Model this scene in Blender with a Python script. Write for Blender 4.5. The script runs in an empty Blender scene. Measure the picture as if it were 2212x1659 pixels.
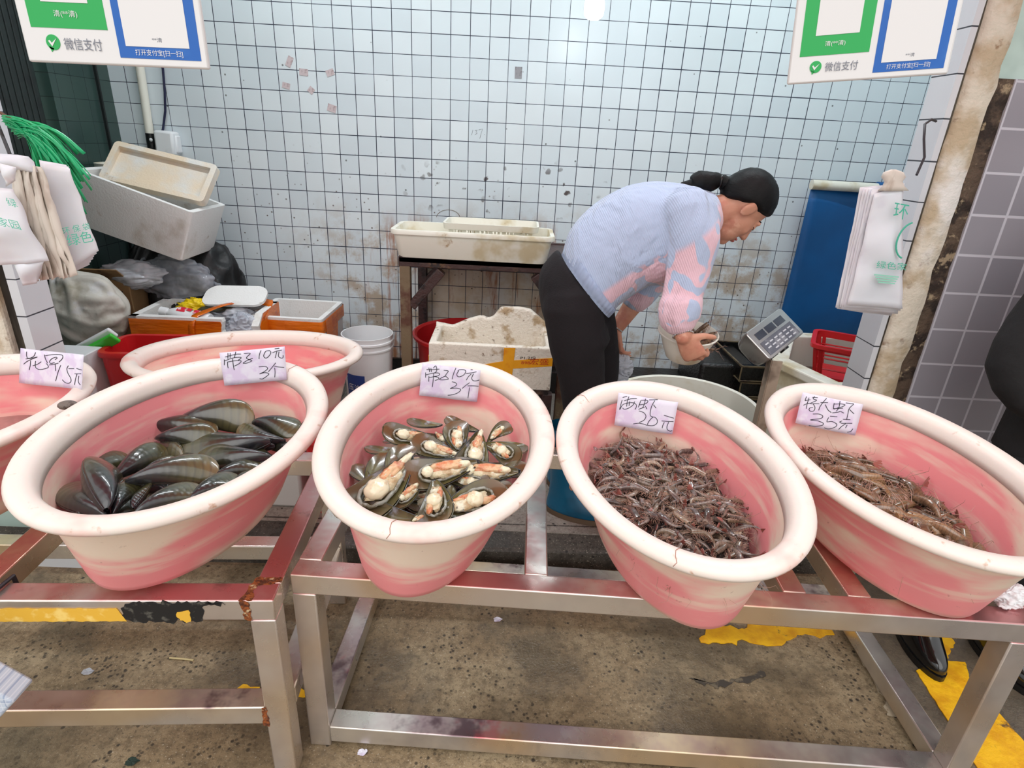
import bpy, bmesh, math, random
import numpy as np
from mathutils import Vector, Matrix, noise as mnoise
from mathutils.bvhtree import BVHTree
random.seed(7)
SC = bpy.context.scene
COL = SC.collection
PI = math.pi

# ------------------------------------------------------------------ camera, world, sun, exposure
FPX, CX, CY, CAMZ = 1263.0, 1106.0, 829.5, 1.5
_D = Vector((-161, 3010, FPX)).normalized()
_N = Vector((4, -530, FPX)); _N = (_N - _D * _N.dot(_D)).normalized()
_X = _D.cross(_N)
cam_d = bpy.data.cameras.new('camera'); cam = bpy.data.objects.new('camera', cam_d); COL.objects.link(cam)
cam_d.sensor_width = 36; cam_d.lens = 36 * FPX / 2212; cam_d.clip_start = .02
cx_w = Vector((_X.x, _N.x, -_D.x)); cy_w = -Vector((_X.y, _N.y, -_D.y)); cz_w = -Vector((_X.z, _N.z, -_D.z))
cam.matrix_world = Matrix(((cx_w.x, cy_w.x, cz_w.x, 0), (cx_w.y, cy_w.y, cz_w.y, 0), (cx_w.z, cy_w.z, cz_w.z, CAMZ), (0, 0, 0, 1)))
SC.camera = cam
CAM = Vector((0, 0, CAMZ))
def ray(px, py):
    c = Vector((px - CX, py - CY, FPX))
    return Vector((_X.dot(c), _N.dot(c), -_D.dot(c)))
def at(px, py, Y):
    r = ray(px, py); return CAM + r * (Y / r.y)
def atz(px, py, z):
    r = ray(px, py); return CAM + r * ((z - CAMZ) / r.z)

SC.view_settings.view_transform = 'Standard'; SC.view_settings.look = 'None'
SC.view_settings.gamma = 1; SC.view_settings.use_curve_mapping = False
SC.view_settings.exposure = 0.37

w = bpy.data.worlds.new('world'); SC.world = w; w.use_nodes = True
wn = w.node_tree; bg = wn.nodes['Background']
tc = wn.nodes.new('ShaderNodeTexCoord'); sp = wn.nodes.new('ShaderNodeSeparateXYZ'); rp = wn.nodes.new('ShaderNodeValToRGB')
wn.links.new(tc.outputs['Generated'], sp.inputs[0]); wn.links.new(sp.outputs['Z'], rp.inputs[0])
rp.color_ramp.elements[0].position = .0; rp.color_ramp.elements[0].color = (.62, .62, .62, 1)
rp.color_ramp.elements[1].position = .6; rp.color_ramp.elements[1].color = (1, 1.0, 1.0, 1)
wn.links.new(rp.outputs[0], bg.inputs[0]); bg.inputs[1].default_value = 1.0

sun_d = bpy.data.lights.new('sun', 'SUN'); sun = bpy.data.objects.new('sun', sun_d); COL.objects.link(sun)
sun_d.energy = .9; sun_d.angle = math.radians(60); sun_d.color = (1, .98, .95)
sun.rotation_euler = (math.radians(48), 0, math.radians(-12)); sun.location = (0, -2, 6)

# ------------------------------------------------------------------ object helpers
def tag(o, label=None, cat=None, group=None, kind=None):
    if label: o['label'] = label
    if cat: o['category'] = cat
    if group: o['group'] = group
    if kind: o['kind'] = kind
    return o
RM = {}
def thing(name, label, cat, M=None, group=None):
    """an Empty at the thing's base that parents its parts; M = location or 4x4"""
    o = bpy.data.objects.new(name, None); COL.objects.link(o); o.empty_display_size = .05
    if M is None: M = Matrix()
    if not isinstance(M, Matrix): M = Matrix.Translation(Vector(M))
    o.matrix_world = M; RM[o.name] = M
    return tag(o, label, cat, group)
class MB:
    def __init__(s): s.bm = bmesh.new()
    def v(s, p): return s.bm.verts.new(Vector(p))
    def f(s, vs):
        try: return s.bm.faces.new(vs)
        except ValueError: return None
    def hexa(s, p):
        """8 corners: bottom loop 0-3, top loop 4-7"""
        v = [s.v(q) for q in p]
        for q in ((3, 2, 1, 0), (4, 5, 6, 7), (0, 1, 5, 4), (1, 2, 6, 5), (2, 3, 7, 6), (3, 0, 4, 7)): s.f([v[i] for i in q])
        return s
    def box(s, c, d, M=None):
        x, y, z = [k / 2 for k in d]; c = Vector(c)
        P = [Vector(q) for q in ((-x, -y, -z), (x, -y, -z), (x, y, -z), (-x, y, -z), (-x, -y, z), (x, -y, z), (x, y, z), (-x, y, z))]
        if M is not None: P = [M @ q for q in P]
        return s.hexa([c + q for q in P])
    def loft(s, rings, cap=True, closed=True):
        R = [[s.v(p) for p in r] for r in rings]
        n = len(R[0])
        for a, b in zip(R, R[1:]):
            for i in range(n if closed else n - 1):
                j = (i + 1) % n; s.f([a[i], a[j], b[j], b[i]])
        if cap and closed: s.f(R[0][::-1]); s.f(R[-1])
        return s
    def tube(s, pts, rad, n=10, cap=True, round_=False):
        pts = [Vector(p) for p in pts]; m = len(pts)
        if not hasattr(rad, '__len__'): rad = [rad] * m
        rad = list(rad)
        if round_:
            t0 = (pts[0] - pts[1]).normalized(); t1 = (pts[-1] - pts[-2]).normalized()
            a0, a1 = pts[0], pts[-1]; r0, r1 = rad[0], rad[-1]
            pre = [(a0 + t0 * r0 * math.sin(a), r0 * math.cos(a)) for a in (1.45, 1.0, .5)]
            post = [(a1 + t1 * r1 * math.sin(a), r1 * math.cos(a)) for a in (.5, 1.0, 1.45)]
            pts = [p for p, _ in pre] + pts + [p for p, _ in post]; rad = [r for _, r in pre] + rad + [r for _, r in post]; m = len(pts)
        T = []
        for i in range(m):
            t = pts[min(i + 1, m - 1)] - pts[max(i - 1, 0)]
            T.append(t.normalized() if t.length > 1e-9 else Vector((0, 0, 1)))
        u = T[0].orthogonal().normalized(); R = []
        for i in range(m):
            u = (u - T[i] * u.dot(T[i])).normalized(); vv = T[i].cross(u)
            R.append([pts[i] + (u * math.cos(2 * PI * k / n) + vv * math.sin(2 * PI * k / n)) * rad[i] for k in range(n)])
        return s.loft(R, cap)
    def lathe(s, prof, n=32, M=None, sx=1, sy=1, cap=False):
        R = [[Vector((r * sx * math.cos(2 * PI * k / n), r * sy * math.sin(2 * PI * k / n), z)) for k in range(n)] for r, z in prof]
        if M is not None: R = [[M @ p for p in r] for r in R]
        return s.loft(R, cap)
    def ball(s, c, r, M=None, nu=16, nv=10, fn=None):
        """ellipsoid with radii r (3), optional rotation M and displacement fn(unit)->scale"""
        c = Vector(c); r = r if hasattr(r, '__len__') else (r, r, r); rings = []
        for i in range(nv + 1):
            th = -PI / 2 + PI * (i if 0 < i < nv else (.08 if i == 0 else nv - .08)) / nv; ring = []
            for k in range(nu):
                ph = 2 * PI * k / nu; u = Vector((math.cos(th) * math.cos(ph), math.cos(th) * math.sin(ph), math.sin(th)))
                q = Vector((u.x * r[0], u.y * r[1], u.z * r[2]))
                if fn: q *= fn(u)
                if M is not None: q = M @ q
                ring.append(c + q)
            rings.append(ring)
        return s.loft(rings)
    def sheet(s, G, th=.0):
        """grid of points G[i][j]; th>0 gives it thickness"""
        V = [[s.v(p) for p in r] for r in G]; top = []
        for i in range(len(G) - 1):
            for j in range(len(G[0]) - 1):
                f = s.f([V[i][j], V[i][j + 1], V[i + 1][j + 1], V[i + 1][j]])
                if f: top.append(f)
        if th > 0:
            s.bm.normal_update()
            g = bmesh.ops.solidify(s.bm, geom=top, thickness=th)
        return s
    def poly(s, P, d):
        """prism: polygon P swept by vector d"""
        d = Vector(d); a = [s.v(p) for p in P]; b = [s.v(Vector(p) + d) for p in P]
        s.f(a[::-1]); s.f(b); n = len(P)
        for i in range(n): j = (i + 1) % n; s.f([a[i], a[j], b[j], b[i]])
        return s
    def bbox(s):
        c = [v.co for v in s.bm.verts]
        return Vector([min(p[i] for p in c) for i in range(3)]), Vector([max(p[i] for p in c) for i in range(3)])
def obj(name, mb, m, parent=None, world=True, smooth=True, bevel=0, sub=0, label=None, kind=None, ang=40, seg=2):
    """link a mesh; with a parent the mesh is brought from world space into the parent's frame (world=True)"""
    bm = mb.bm
    bmesh.ops.recalc_face_normals(bm, faces=bm.faces[:])
    me = bpy.data.meshes.new(name)
    if parent is not None and world:
        bm.transform(RM[parent.name].inverted())
    if parent is None:
        a, b = mb.bbox(); org = Vector(((a.x + b.x) / 2, (a.y + b.y) / 2, a.z)) if world else Vector()
        bm.transform(Matrix.Translation(-org))
    bm.to_mesh(me); bm.free()
    o = bpy.data.objects.new(name, me); COL.objects.link(o)
    for mm in (m if isinstance(m, list) else [m]): me.materials.append(mm)
    if smooth:
        for p in me.polygons: p.use_smooth = True
        if ang < 180:
            me.set_sharp_from_angle(angle=math.radians(ang))
    if parent is not None: o.parent = parent; RM[o.name] = RM[parent.name]
    elif world: o.location = org; RM[o.name] = Matrix.Translation(org)
    else: RM[o.name] = Matrix()
    if bevel:
        b = o.modifiers.new('bevel', 'BEVEL'); b.width = bevel; b.segments = seg; b.limit_method = 'ANGLE'; b.angle_limit = math.radians(35)
        b.harden_normals = False
    if sub: q = o.modifiers.new('subd', 'SUBSURF'); q.levels = sub; q.render_levels = sub
    if label: o['label'] = label
    if kind: o['kind'] = kind
    return o
def remesh(o, vox, it=4):
    r = o.modifiers.new('remesh', 'REMESH'); r.mode = 'VOXEL'; r.voxel_size = vox; r.use_smooth_shade = True
    s = o.modifiers.new('smooth', 'SMOOTH'); s.factor = .5; s.iterations = it
    return o
def dup(o, M=None, label=None, group=None, parent=None):
    c = o.copy(); COL.objects.link(c)
    if parent is not None: c.parent = parent
    if M is not None: c.matrix_world = M; RM[c.name] = M
    if label: c['label'] = label
    if group: c['group'] = group
    for ch in o.children: dup(ch, parent=c)
    return c
def basis(o, x, y, z):
    return Matrix(((x.x, y.x, z.x, o[0]), (x.y, y.y, z.y, o[1]), (x.z, y.z, z.z, o[2]), (0, 0, 0, 1)))
def frame(o, xdir, up=(0, 0, 1)):
    """matrix at o with x along xdir and z as near to up as can be"""
    x = Vector(xdir).normalized(); z = Vector(up); z = (z - x * z.dot(x)).normalized(); return basis(Vector(o), x, z.cross(x), z)
def rotz(a): return Matrix.Rotation(a, 4, 'Z')
def fbm(p, s=1, o=3): return mnoise.fractal(Vector(p) * s, 1.0, 2.0, o)
def rnd(a, b): return random.uniform(a, b)

# ------------------------------------------------------------------ materials
class NT:
    def __init__(s, name):
        s.m = bpy.data.materials.new(name); s.m.use_nodes = True; s.t = s.m.node_tree; s.b = s.t.nodes['Principled BSDF']; s.out = s.t.nodes['Material Output']
        s._c = None
    def n(s, t, **k):
        q = s.t.nodes.new('ShaderNode' + t)
        for a, b in k.items(): setattr(q, a, b)
        return q
    def L(s, a, b): s.t.links.new(a, b)
    def put(s, sock, v):
        if isinstance(v, bpy.types.NodeSocket): s.L(v, sock)
        else: sock.default_value = v
    def co(s, st=(1, 1, 1), rot=(0, 0, 0)):
        if not s._c: s._c = s.n('TexCoord').outputs['Object']
        if tuple(st) == (1, 1, 1) and tuple(rot) == (0, 0, 0): return s._c
        m = s.n('Mapping'); s.L(s._c, m.inputs[0]); m.inputs['Scale'].default_value = st; m.inputs['Rotation'].default_value = rot
        return m.outputs[0]
    def noise(s, scale, st=(1, 1, 1), detail=4, rough=.6, dist=0, rot=(0, 0, 0)):
        q = s.n('TexNoise'); s.L(s.co(st, rot), q.inputs['Vector']); q.inputs['Scale'].default_value = scale; q.inputs['Detail'].default_value = detail
        q.inputs['Roughness'].default_value = rough; q.inputs['Distortion'].default_value = dist
        return q.outputs[0]
    def vor(s, scale, st=(1, 1, 1), out='Distance'):
        q = s.n('TexVoronoi'); s.L(s.co(st), q.inputs['Vector']); q.inputs['Scale'].default_value = scale
        return q.outputs[out]
    def ramp(s, v, lo, hi, a=0., b=1.):
        q = s.n('MapRange'); s.put(q.inputs['Value'], v)
        for k, x in zip(('From Min', 'From Max', 'To Min', 'To Max'), (lo, hi, a, b)): s.put(q.inputs[k], x)
        q.interpolation_type = 'SMOOTHSTEP'
        return q.outputs[0]
    def math(s, op, a, b=0., c=0., clamp=False):
        q = s.n('Math', operation=op, use_clamp=clamp); s.put(q.inputs[0], a); s.put(q.inputs[1], b)
        if len(q.inputs) > 2: s.put(q.inputs[2], c)
        return q.outputs[0]
    def mix(s, f, a, b, mode='MIX'):
        q = s.n('Mix', data_type='RGBA', blend_type=mode); s.put(q.inputs[0], f)
        for i, x in ((6, a), (7, b)):
            s.put(q.inputs[i], x if isinstance(x, bpy.types.NodeSocket) or len(x) == 4 else (*x, 1))
        return q.outputs[2]
    def xyz(s):
        q = s.n('SeparateXYZ'); s.L(s.co(), q.inputs[0]); return q.outputs
    def bump(s, h, strength=.3, dist=.01):
        q = s.n('Bump'); s.L(h, q.inputs['Height']); q.inputs['Strength'].default_value = strength; q.inputs['Distance'].default_value = dist
        s.L(q.outputs[0], s.b.inputs['Normal'])
    def set(s, **k):
        for a, v in k.items():
            nm = {'col': 'Base Color', 'rough': 'Roughness', 'metal': 'Metallic', 'spec': 'Specular IOR Level', 'trans': 'Transmission Weight', 'alpha': 'Alpha',
                  'sss': 'Subsurface Weight', 'coat': 'Coat Weight', 'coatr': 'Coat Roughness', 'ior': 'IOR', 'em': 'Emission Color', 'ems': 'Emission Strength',
                  'sheen': 'Sheen Weight', 'aniso': 'Anisotropic', 'sssr': 'Subsurface Radius', 'ssss': 'Subsurface Scale'}[a]
            if isinstance(v, tuple) and len(v) == 3 and nm in ('Base Color', 'Emission Color'): v = (*v, 1)
            s.put(s.b.inputs[nm], v)
        return s
def mat(name, col, rough=.5, layers=(), bump=None, rand=0, **k):
    """base colour plus noise-thresholded layers (colour, scale, lo, hi[, stretch[, roughness]])"""
    t = NT(name); c = t.mix(0., col, col); r = rough
    for l in layers:
        st = l[4] if len(l) > 4 else (1, 1, 1)
        f = t.ramp(t.noise(l[1], st), l[2], l[3])
        c = t.mix(f, c, l[0])
        if len(l) > 5: r = t.math('ADD', t.math('MULTIPLY', f, l[5] - (rough if not isinstance(r, bpy.types.NodeSocket) else rough)), r)
    if rand:
        oi = t.n('ObjectInfo').outputs['Random']; h = t.n('HueSaturation'); t.L(c, h.inputs['Color'])
        t.L(t.ramp(oi, 0, 1, 1 - rand, 1 + rand), h.inputs['Value']); c = h.outputs[0]
    t.set(col=c, rough=r, **k)
    if bump: t.bump(t.noise(bump[0], bump[2] if len(bump) > 2 else (1, 1, 1)), bump[1])
    return t.m
def sr(r, g, b):
    """8-bit sRGB to linear"""
    return tuple(((x / 255) / 12.92 if x < 10 else ((x / 255 + .055) / 1.055) ** 2.4) for x in (r, g, b))
# ------------------------------------------------------------------ setting materials
WALLY, FIN = 3.42, .10           # tiled back wall, stall floor height
def tile_material(name, pitch, ox, oz, line, col, col2, grout, rough=.16, dirty=True, ax='x', lw2=1.0):
    t = NT(name); X = t.xyz(); u = X['X'] if ax == 'x' else X['Y']; v = X['Z']
    def lines(c, o, p):
        fr = t.math('FRACT', t.math('DIVIDE', t.math('SUBTRACT', c, o), p))
        d = t.math('MULTIPLY', t.math('MINIMUM', fr, t.math('SUBTRACT', 1., fr)), p)
        return d
    px, pz = pitch if isinstance(pitch, tuple) else (pitch, pitch)
    du, dv = lines(u, ox, px), lines(v, oz, pz)
    wob = t.math('MULTIPLY', t.math('SUBTRACT', t.noise(2.2, detail=2), .5), line * 1.6)
    lw = t.math('ADD', line, wob)
    d = t.math('MINIMUM', du, t.math('MULTIPLY', dv, lw2))
    g = t.math('SUBTRACT', 1., t.ramp(d, t.math('MULTIPLY', lw, .55), t.math('MULTIPLY', lw, 1.05)), clamp=True)
    # per-tile variation
    cu = t.math('FLOOR', t.math('DIVIDE', t.math('SUBTRACT', u, ox), px)); cv = t.math('FLOOR', t.math('DIVIDE', t.math('SUBTRACT', v, oz), pz))
    cb = t.n('CombineXYZ'); t.L(cu, cb.inputs[0]); t.L(cv, cb.inputs[1])
    wnz = t.n('TexWhiteNoise', noise_dimensions='3D'); t.L(cb.outputs[0], wnz.inputs['Vector'])
    c = t.mix(wnz.outputs['Value'], col, col2)
    c = t.mix(t.ramp(t.noise(1.3, detail=3), .45, .75, 0, .35), c, tuple(k * .82 for k in col))
    r = rough
    if dirty:
        zl = t.ramp(v, 1.28, .75, 0, 1)          # splashes build up low on the wall
        zm = t.ramp(v, 1.5, 1.05, 0, 1)
        xm = t.math('MULTIPLY', t.ramp(u, -1.4, -.8), t.ramp(u, 2.6, 1.4), clamp=True)
        m0 = t.math('MULTIPLY', t.math('MULTIPLY', t.ramp(t.noise(5.5, detail=6, rough=.7), .45, .62), zl), xm)
        c = t.mix(t.math('MULTIPLY', m0, .72), c, sr(166, 134, 92))
        # greasy beige film and rusty runs under the stand
        film = t.math('MULTIPLY', t.math('MULTIPLY', t.ramp(u, -.62, -.40), t.ramp(u, .50, .30)), t.ramp(v, 1.0, .9), clamp=True)
        c = t.mix(t.math('MULTIPLY', film, t.ramp(t.noise(3.5, detail=4), .25, .6, .35, .75)), c, sr(214, 194, 164))
        m1 = t.ramp(t.noise(9, (1, 1, .12), detail=6, rough=.7), .50, .62)
        band = t.math('MULTIPLY', t.math('MULTIPLY', t.ramp(u, -1.0, -.6), t.ramp(u, .55, .25)), t.ramp(v, 1.12, .95), clamp=True)
        c = t.mix(t.math('MULTIPLY', m1, t.math('MULTIPLY', band, .85)), c, sr(158, 88, 30))
        # fly specks and splashes
        vv = t.n('TexVoronoi'); mp_ = t.n('VectorMath', operation='ADD'); nz_ = t.n('TexNoise'); t.L(t.co(), nz_.inputs['Vector']); nz_.inputs['Scale'].default_value = 30; sc_ = t.n('VectorMath', operation='SCALE'); t.L(nz_.outputs['Color'], sc_.inputs[0]); sc_.inputs['Scale'].default_value = .035; t.L(t.co(), mp_.inputs[0]); t.L(sc_.outputs[0], mp_.inputs[1]); t.L(mp_.outputs[0], vv.inputs['Vector']); vv.inputs['Scale'].default_value = 15
        zb = t.math('MULTIPLY', t.ramp(v, 1.02, 1.16), t.ramp(v, 1.42, 1.3)); xb = t.math('MULTIPLY', t.ramp(u, -.75, -.3), t.ramp(u, .95, .6)); bl = t.math('MULTIPLY', t.math('MULTIPLY', zb, xb), t.ramp(t.noise(6, detail=2), .42, .55))
        c = t.mix(t.math('MULTIPLY', t.math('MULTIPLY', t.ramp(vv.outputs['Distance'], .26, .16), bl), .92), c, sr(62, 38, 26))
        sp = t.ramp(t.vor(26), .16, .07); sel = t.ramp(t.noise(4.2, detail=2), .50, .58)
        sp = t.math('MULTIPLY', sp, t.math('MULTIPLY', sel, t.math('MULTIPLY', zm, .9)))
        c = t.mix(sp, c, sr(78, 52, 34))
        sp2 = t.math('MULTIPLY', t.ramp(t.vor(9.), .055, .03), .8)
        c = t.mix(sp2, c, sr(70, 68, 66))
        r = t.math('ADD', t.math('MULTIPLY', m0, .35), rough)
    c = t.mix(g, c, grout)
    r2 = t.math('ADD', t.math('MULTIPLY', g, .5), r)
    t.set(col=c, rough=r2, spec=.5)
    # slightly uneven tiles
    wv = t.n('Bump'); hh = t.math('ADD', t.math('MULTIPLY', t.noise(7, detail=1), .006), t.math('MULTIPLY', g, -.0015))
    t.L(hh, wv.inputs['Height']); wv.inputs['Strength'].default_value = .35; wv.inputs['Distance'].default_value = 1.
    t.L(wv.outputs[0], t.b.inputs['Normal'])
    return t.m
M = {}
M['tile'] = tile_material('white_wall_tile', .0994, -1.537, 1.971, .0022, sr(226, 234, 238), sr(212, 222, 228), sr(38, 46, 66), rough=.3)
M['tile_side'] = tile_material('white_side_tile', .0994, -1.537, 1.971, .0022, sr(225, 232, 236), sr(214, 222, 228), sr(60, 70, 90), dirty=False, ax='y')
M['tile_green'] = tile_material('dark_green_tile', .0994, 3.42, 1.971, .0018, sr(58, 80, 74), sr(50, 72, 68), sr(22, 34, 34), rough=.3, dirty=False, ax='y')
M['tile_post'] = tile_material('white_post_tile', (.4, .1185), -3., .3135, .0026, sr(222, 226, 230), sr(215, 219, 224), sr(60, 64, 72), dirty=False)
M['tile_grey'] = tile_material('grey_facade_tile', (.1145, .1245), 1.442, 1.351, .0042, sr(164, 162, 170), sr(148, 147, 156), sr(205, 205, 214), rough=.22, dirty=False)

def concrete(name, wet=True, cols=None):
    t = NT(name)
    a, b, cdk = cols
    c = t.mix(t.ramp(t.noise(1.5, detail=6, rough=.65), .38, .62), a, b)
    fine = t.ramp(t.noise(38, detail=6, rough=.75), .42, .64)
    c = t.mix(t.math('MULTIPLY', fine, .6), c, cdk)
    gr = t.ramp(t.noise(160, detail=3), .6, .72); c = t.mix(t.math('MULTIPLY', gr, .65), c, sr(214, 204, 184))
    dkg = t.ramp(t.noise(110, detail=4, rough=.7), .56, .66); c = t.mix(t.math('MULTIPLY', dkg, .7), c, sr(62, 52, 42))
    sp = t.math('MULTIPLY', t.ramp(t.vor(60), .34, .18), t.ramp(t.noise(5, detail=3), .48, .58)); c = t.mix(t.math('MULTIPLY', sp, .85), c, sr(40, 34, 28))
    sp = t.math('MULTIPLY', t.ramp(t.vor(24), .17, .09), t.ramp(t.noise(3, detail=2), .42, .52)); c = t.mix(t.math('MULTIPLY', sp, .9), c, sr(34, 30, 28))
    wetm = t.ramp(t.noise(2.1, detail=5, rough=.6), .44, .60)
    c = t.mix(t.math('MULTIPLY', wetm, .72 if wet else .15), c, tuple(k * .30 for k in a))
    if wet:   # darker tarred strip of the street to the right
        X = t.xyz(); as_ = t.ramp(t.math('ADD', X['X'], t.math('MULTIPLY', t.math('SUBTRACT', t.noise(4, detail=3), .5), .2)), 1.22, 1.28); c = t.mix(t.math('MULTIPLY', as_, .7), c, sr(84, 78, 70))
    t.set(col=c, rough=t.ramp(wetm, 0, 1, .62, .24 if wet else .5))
    h = t.math('ADD', t.math('MULTIPLY', t.noise(30, detail=6, rough=.7), .6), t.math('MULTIPLY', t.noise(140, detail=3), .5))
    t.bump(h, .55, .006)
    return t.m
M['ground'] = concrete('wet_street_concrete', True, (sr(142, 121, 92), sr(168, 150, 120), sr(84, 68, 48)))
M['floor_in'] = concrete('stall_floor_concrete', False, (sr(150, 144, 136), sr(166, 160, 150), sr(120, 112, 102)))
M['curb'] = concrete('dark_curb_stone', True, (sr(74, 68, 62), sr(92, 86, 78), sr(40, 36, 33)))
M['black_skirt'] = mat('black_wet_skirting', sr(22, 20, 19), .35, [(sr(60, 52, 44), 9, .6, .75)], bump=(40, .5))
M['plaster'] = mat('cream_flaking_paint', sr(226, 218, 200), .6, [(sr(196, 178, 148), 6, .45, .62), (sr(150, 122, 92), 14, .6, .7), (sr(240, 238, 232), 3.5, .55, .7)], bump=(22, .9))
M['broken'] = mat('raw_brown_plaster', sr(96, 80, 66), .85, [(sr(52, 42, 36), 14, .45, .6), (sr(168, 150, 122), 26, .58, .68)], bump=(34, 1.2))
M['channel'] = mat('dull_channel_steel', sr(92, 86, 76), .45, [(sr(46, 42, 40), 6, .45, .6, (1, 1, .2))], metal=.6)
M['ceiling'] = mat('grey_ceiling', sr(190, 192, 194), .8)
M['mint'] = mat('mint_painted_wall', sr(196, 222, 214), .6, [(sr(170, 196, 188), 3, .5, .7)])
M['yellow'] = None
def yellow_paint():
    t = NT('worn_yellow_paint'); c = t.mix(t.ramp(t.noise(14, detail=5), .4, .65), sr(246, 190, 22), sr(226, 160, 10))
    c = t.mix(t.ramp(t.vor(30, out='Distance'), .05, .0), c, sr(120, 84, 20))
    c = t.mix(t.ramp(t.noise(9, detail=5, rough=.7), .60, .68), c, sr(110, 84, 46))
    t.set(col=c, rough=.5); t.bump(t.noise(70, detail=4), .5, .004); return t.m
M['yellow'] = yellow_paint()

def struct(name, mb, m, parent=None, **k):
    o = obj(name, mb, m, parent, **k)
    if parent is None: o['kind'] = 'structure'
    return o
def world_solid(name, mb, m, **k):
    """structure whose textures use world positions: origin stays at the world origin"""
    o = obj(name, mb, m, None, world=False, **k); o['kind'] = 'structure'; return o
# back wall and side walls of the stall
world_solid('wall_back', MB().box((.25, WALLY + .06, 1.75), (4.74, .12, 3.1)), M['tile'], smooth=False)
world_solid('baseboard_back', MB().box((.25, WALLY - .012, FIN + .055), (4.7, .024, .11)), M['black_skirt'], smooth=False)
# dark green tiled return on the left, with a dark opening nearer the street
world_solid('wall_left', MB().box((-2.18, 3.2, 1.75), (.12, .44, 3.1)), M['tile_green'], smooth=False)
world_solid('trim_1', MB().box((-2.108, 3.30, 1.75), (.012, .012, 3.1)), mat('black_corner_joint', sr(20, 26, 26), .5), smooth=False)
dk = mat('dark_green_shutter', sr(26, 36, 34), .45, [(sr(18, 24, 24), 5, .5, .6)])
db = MB()
for i in range(26): db.box((-2.17, 2.0 + .036 * i + .018, 1.75), (.05, .034, 3.1))
struct('door_1', db, dk, smooth=False, bevel=.006)
world_solid('wall_right', MB().box((2.56, 2.72, 1.75), (.12, 1.5, 3.1)), M['tile_side'], smooth=False)
struct('ceiling', MB().box((.2, 2.75, 3.34), (5.2, 1.7, .1)), M['ceiling'], smooth=False)
# floors
world_solid('floor', MB().box((.2, 2.68, FIN - .08), (5.0, 1.62, .16)), M['floor_in'], smooth=False)
world_solid('ground', MB().box((0, -1.2, -.05), (16, 9, .1)), M['ground'], smooth=False)
cb = MB()
cb.hexa([(-2.3, 1.70, -.02), (2.4, 1.85, -.02), (2.4, 1.97, -.02), (-2.3, 1.88, -.02), (-2.3, 1.70, .085), (2.4, 1.85, .085), (2.4, 1.97, .102), (-2.3, 1.88, .102)])
world_solid('trim_2', cb, M['curb'], bevel=.012)
# left post: cream plaster, steel channel, white tiled reveal
lp = 1.78
world_solid('wall_front_left', MB().box((-1.62, lp + .08, 1.6), (.10, .2, 3.2)), M['plaster'], smooth=False, bevel=.01)
world_solid('trim_3', MB().box((-1.5555, lp + .06, 1.6), (.029, .11, 3.2)), M['channel'], smooth=False)
world_solid('trim_4', MB().box((-1.526, lp + .06, 1.6), (.03, .12, 3.2)), M['tile_post'], smooth=False)
# right post: white tiled reveal, steel channel, flaking cream pole, broken edge, grey facade
fy = 1.9
world_solid('trim_5', MB().box((1.2745, fy + .0565, 1.6), (.019, .113, 3.2)), M['tile_post'], smooth=False)
world_solid('trim_6', MB().box((1.2875, fy + .055, 1.6), (.011, .10, 3.2)), M['channel'], smooth=False)
def rough_column(x0, x1, y0, y1, z0, z1, amp, nz=60, seed=0):
    """plaster strip with ragged vertical edges"""
    mb = MB(); rings = []
    for i in range(nz + 1):
        z = z0 + (z1 - z0) * i / nz
        a = amp * fbm((seed, 0, z), 7, 4); b = amp * fbm((seed + 5, 3, z), 9, 4)
        rings.append([(x0 + a * .3, y0 + .012, z), (x0 + .02 + a * .3, y0 + amp * .2 * fbm((1, seed, z), 12), z), (x1 - .012 + b, y0 + amp * .2 * fbm((2, seed, z), 12), z), (x1 + b, y0 + .02, z), (x1 + b, y1, z), (x0, y1, z)])
    return mb.loft(rings)
world_solid('trim_7', rough_column(1.293, 1.39, fy - .012, fy + .10, 0, 3.2, .014, seed=2), M['plaster'], ang=60)
world_solid('trim_8', rough_column(1.372, 1.452, fy + .006, fy + .16, 0, 1.73, .008, seed=9), M['broken'], ang=60)
world_solid('wall_front_right', MB().box((3.44, fy + .08, .865), (4.0, .16, 1.73)), M['tile_grey'], smooth=False)
world_solid('wall_front_upper', MB().box((3.40, fy + .1, 2.47), (4.07, .16, 1.48)), M['mint'], smooth=False)
world_solid('wall_front_leftside', MB().box((-3.66, lp + .1, 1.6), (3.96, .2, 3.2)), M['mint'], smooth=False)
# lintel over the opening and the awning over the pavement
world_solid('wall_front_lintel', MB().box((-.15, fy + .08, 3.02), (2.9, .16, .56)), M['mint'], smooth=False)
t = NT('red_awning_cloth'); tr = t.n('BsdfTranslucent'); tr.inputs[0].default_value = (*sr(236, 60, 70), 1); mx = t.n('MixShader'); mx.inputs[0].default_value = .6
t.set(col=sr(222, 52, 60), rough=.6); t.L(t.b.outputs[0], mx.inputs[1]); t.L(tr.outputs[0], mx.inputs[2]); t.L(mx.outputs[0], t.out.inputs[0])
aw = MB(); aw.sheet([[(x, y, 3.05 - .12 * (1.85 - y) + .02 * math.sin(x * 5)) for x in np.linspace(-2.6, 2.8, 40)] for y in np.linspace(.75, 1.85, 6)], .004)
struct('awning', aw, t.m)
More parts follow.
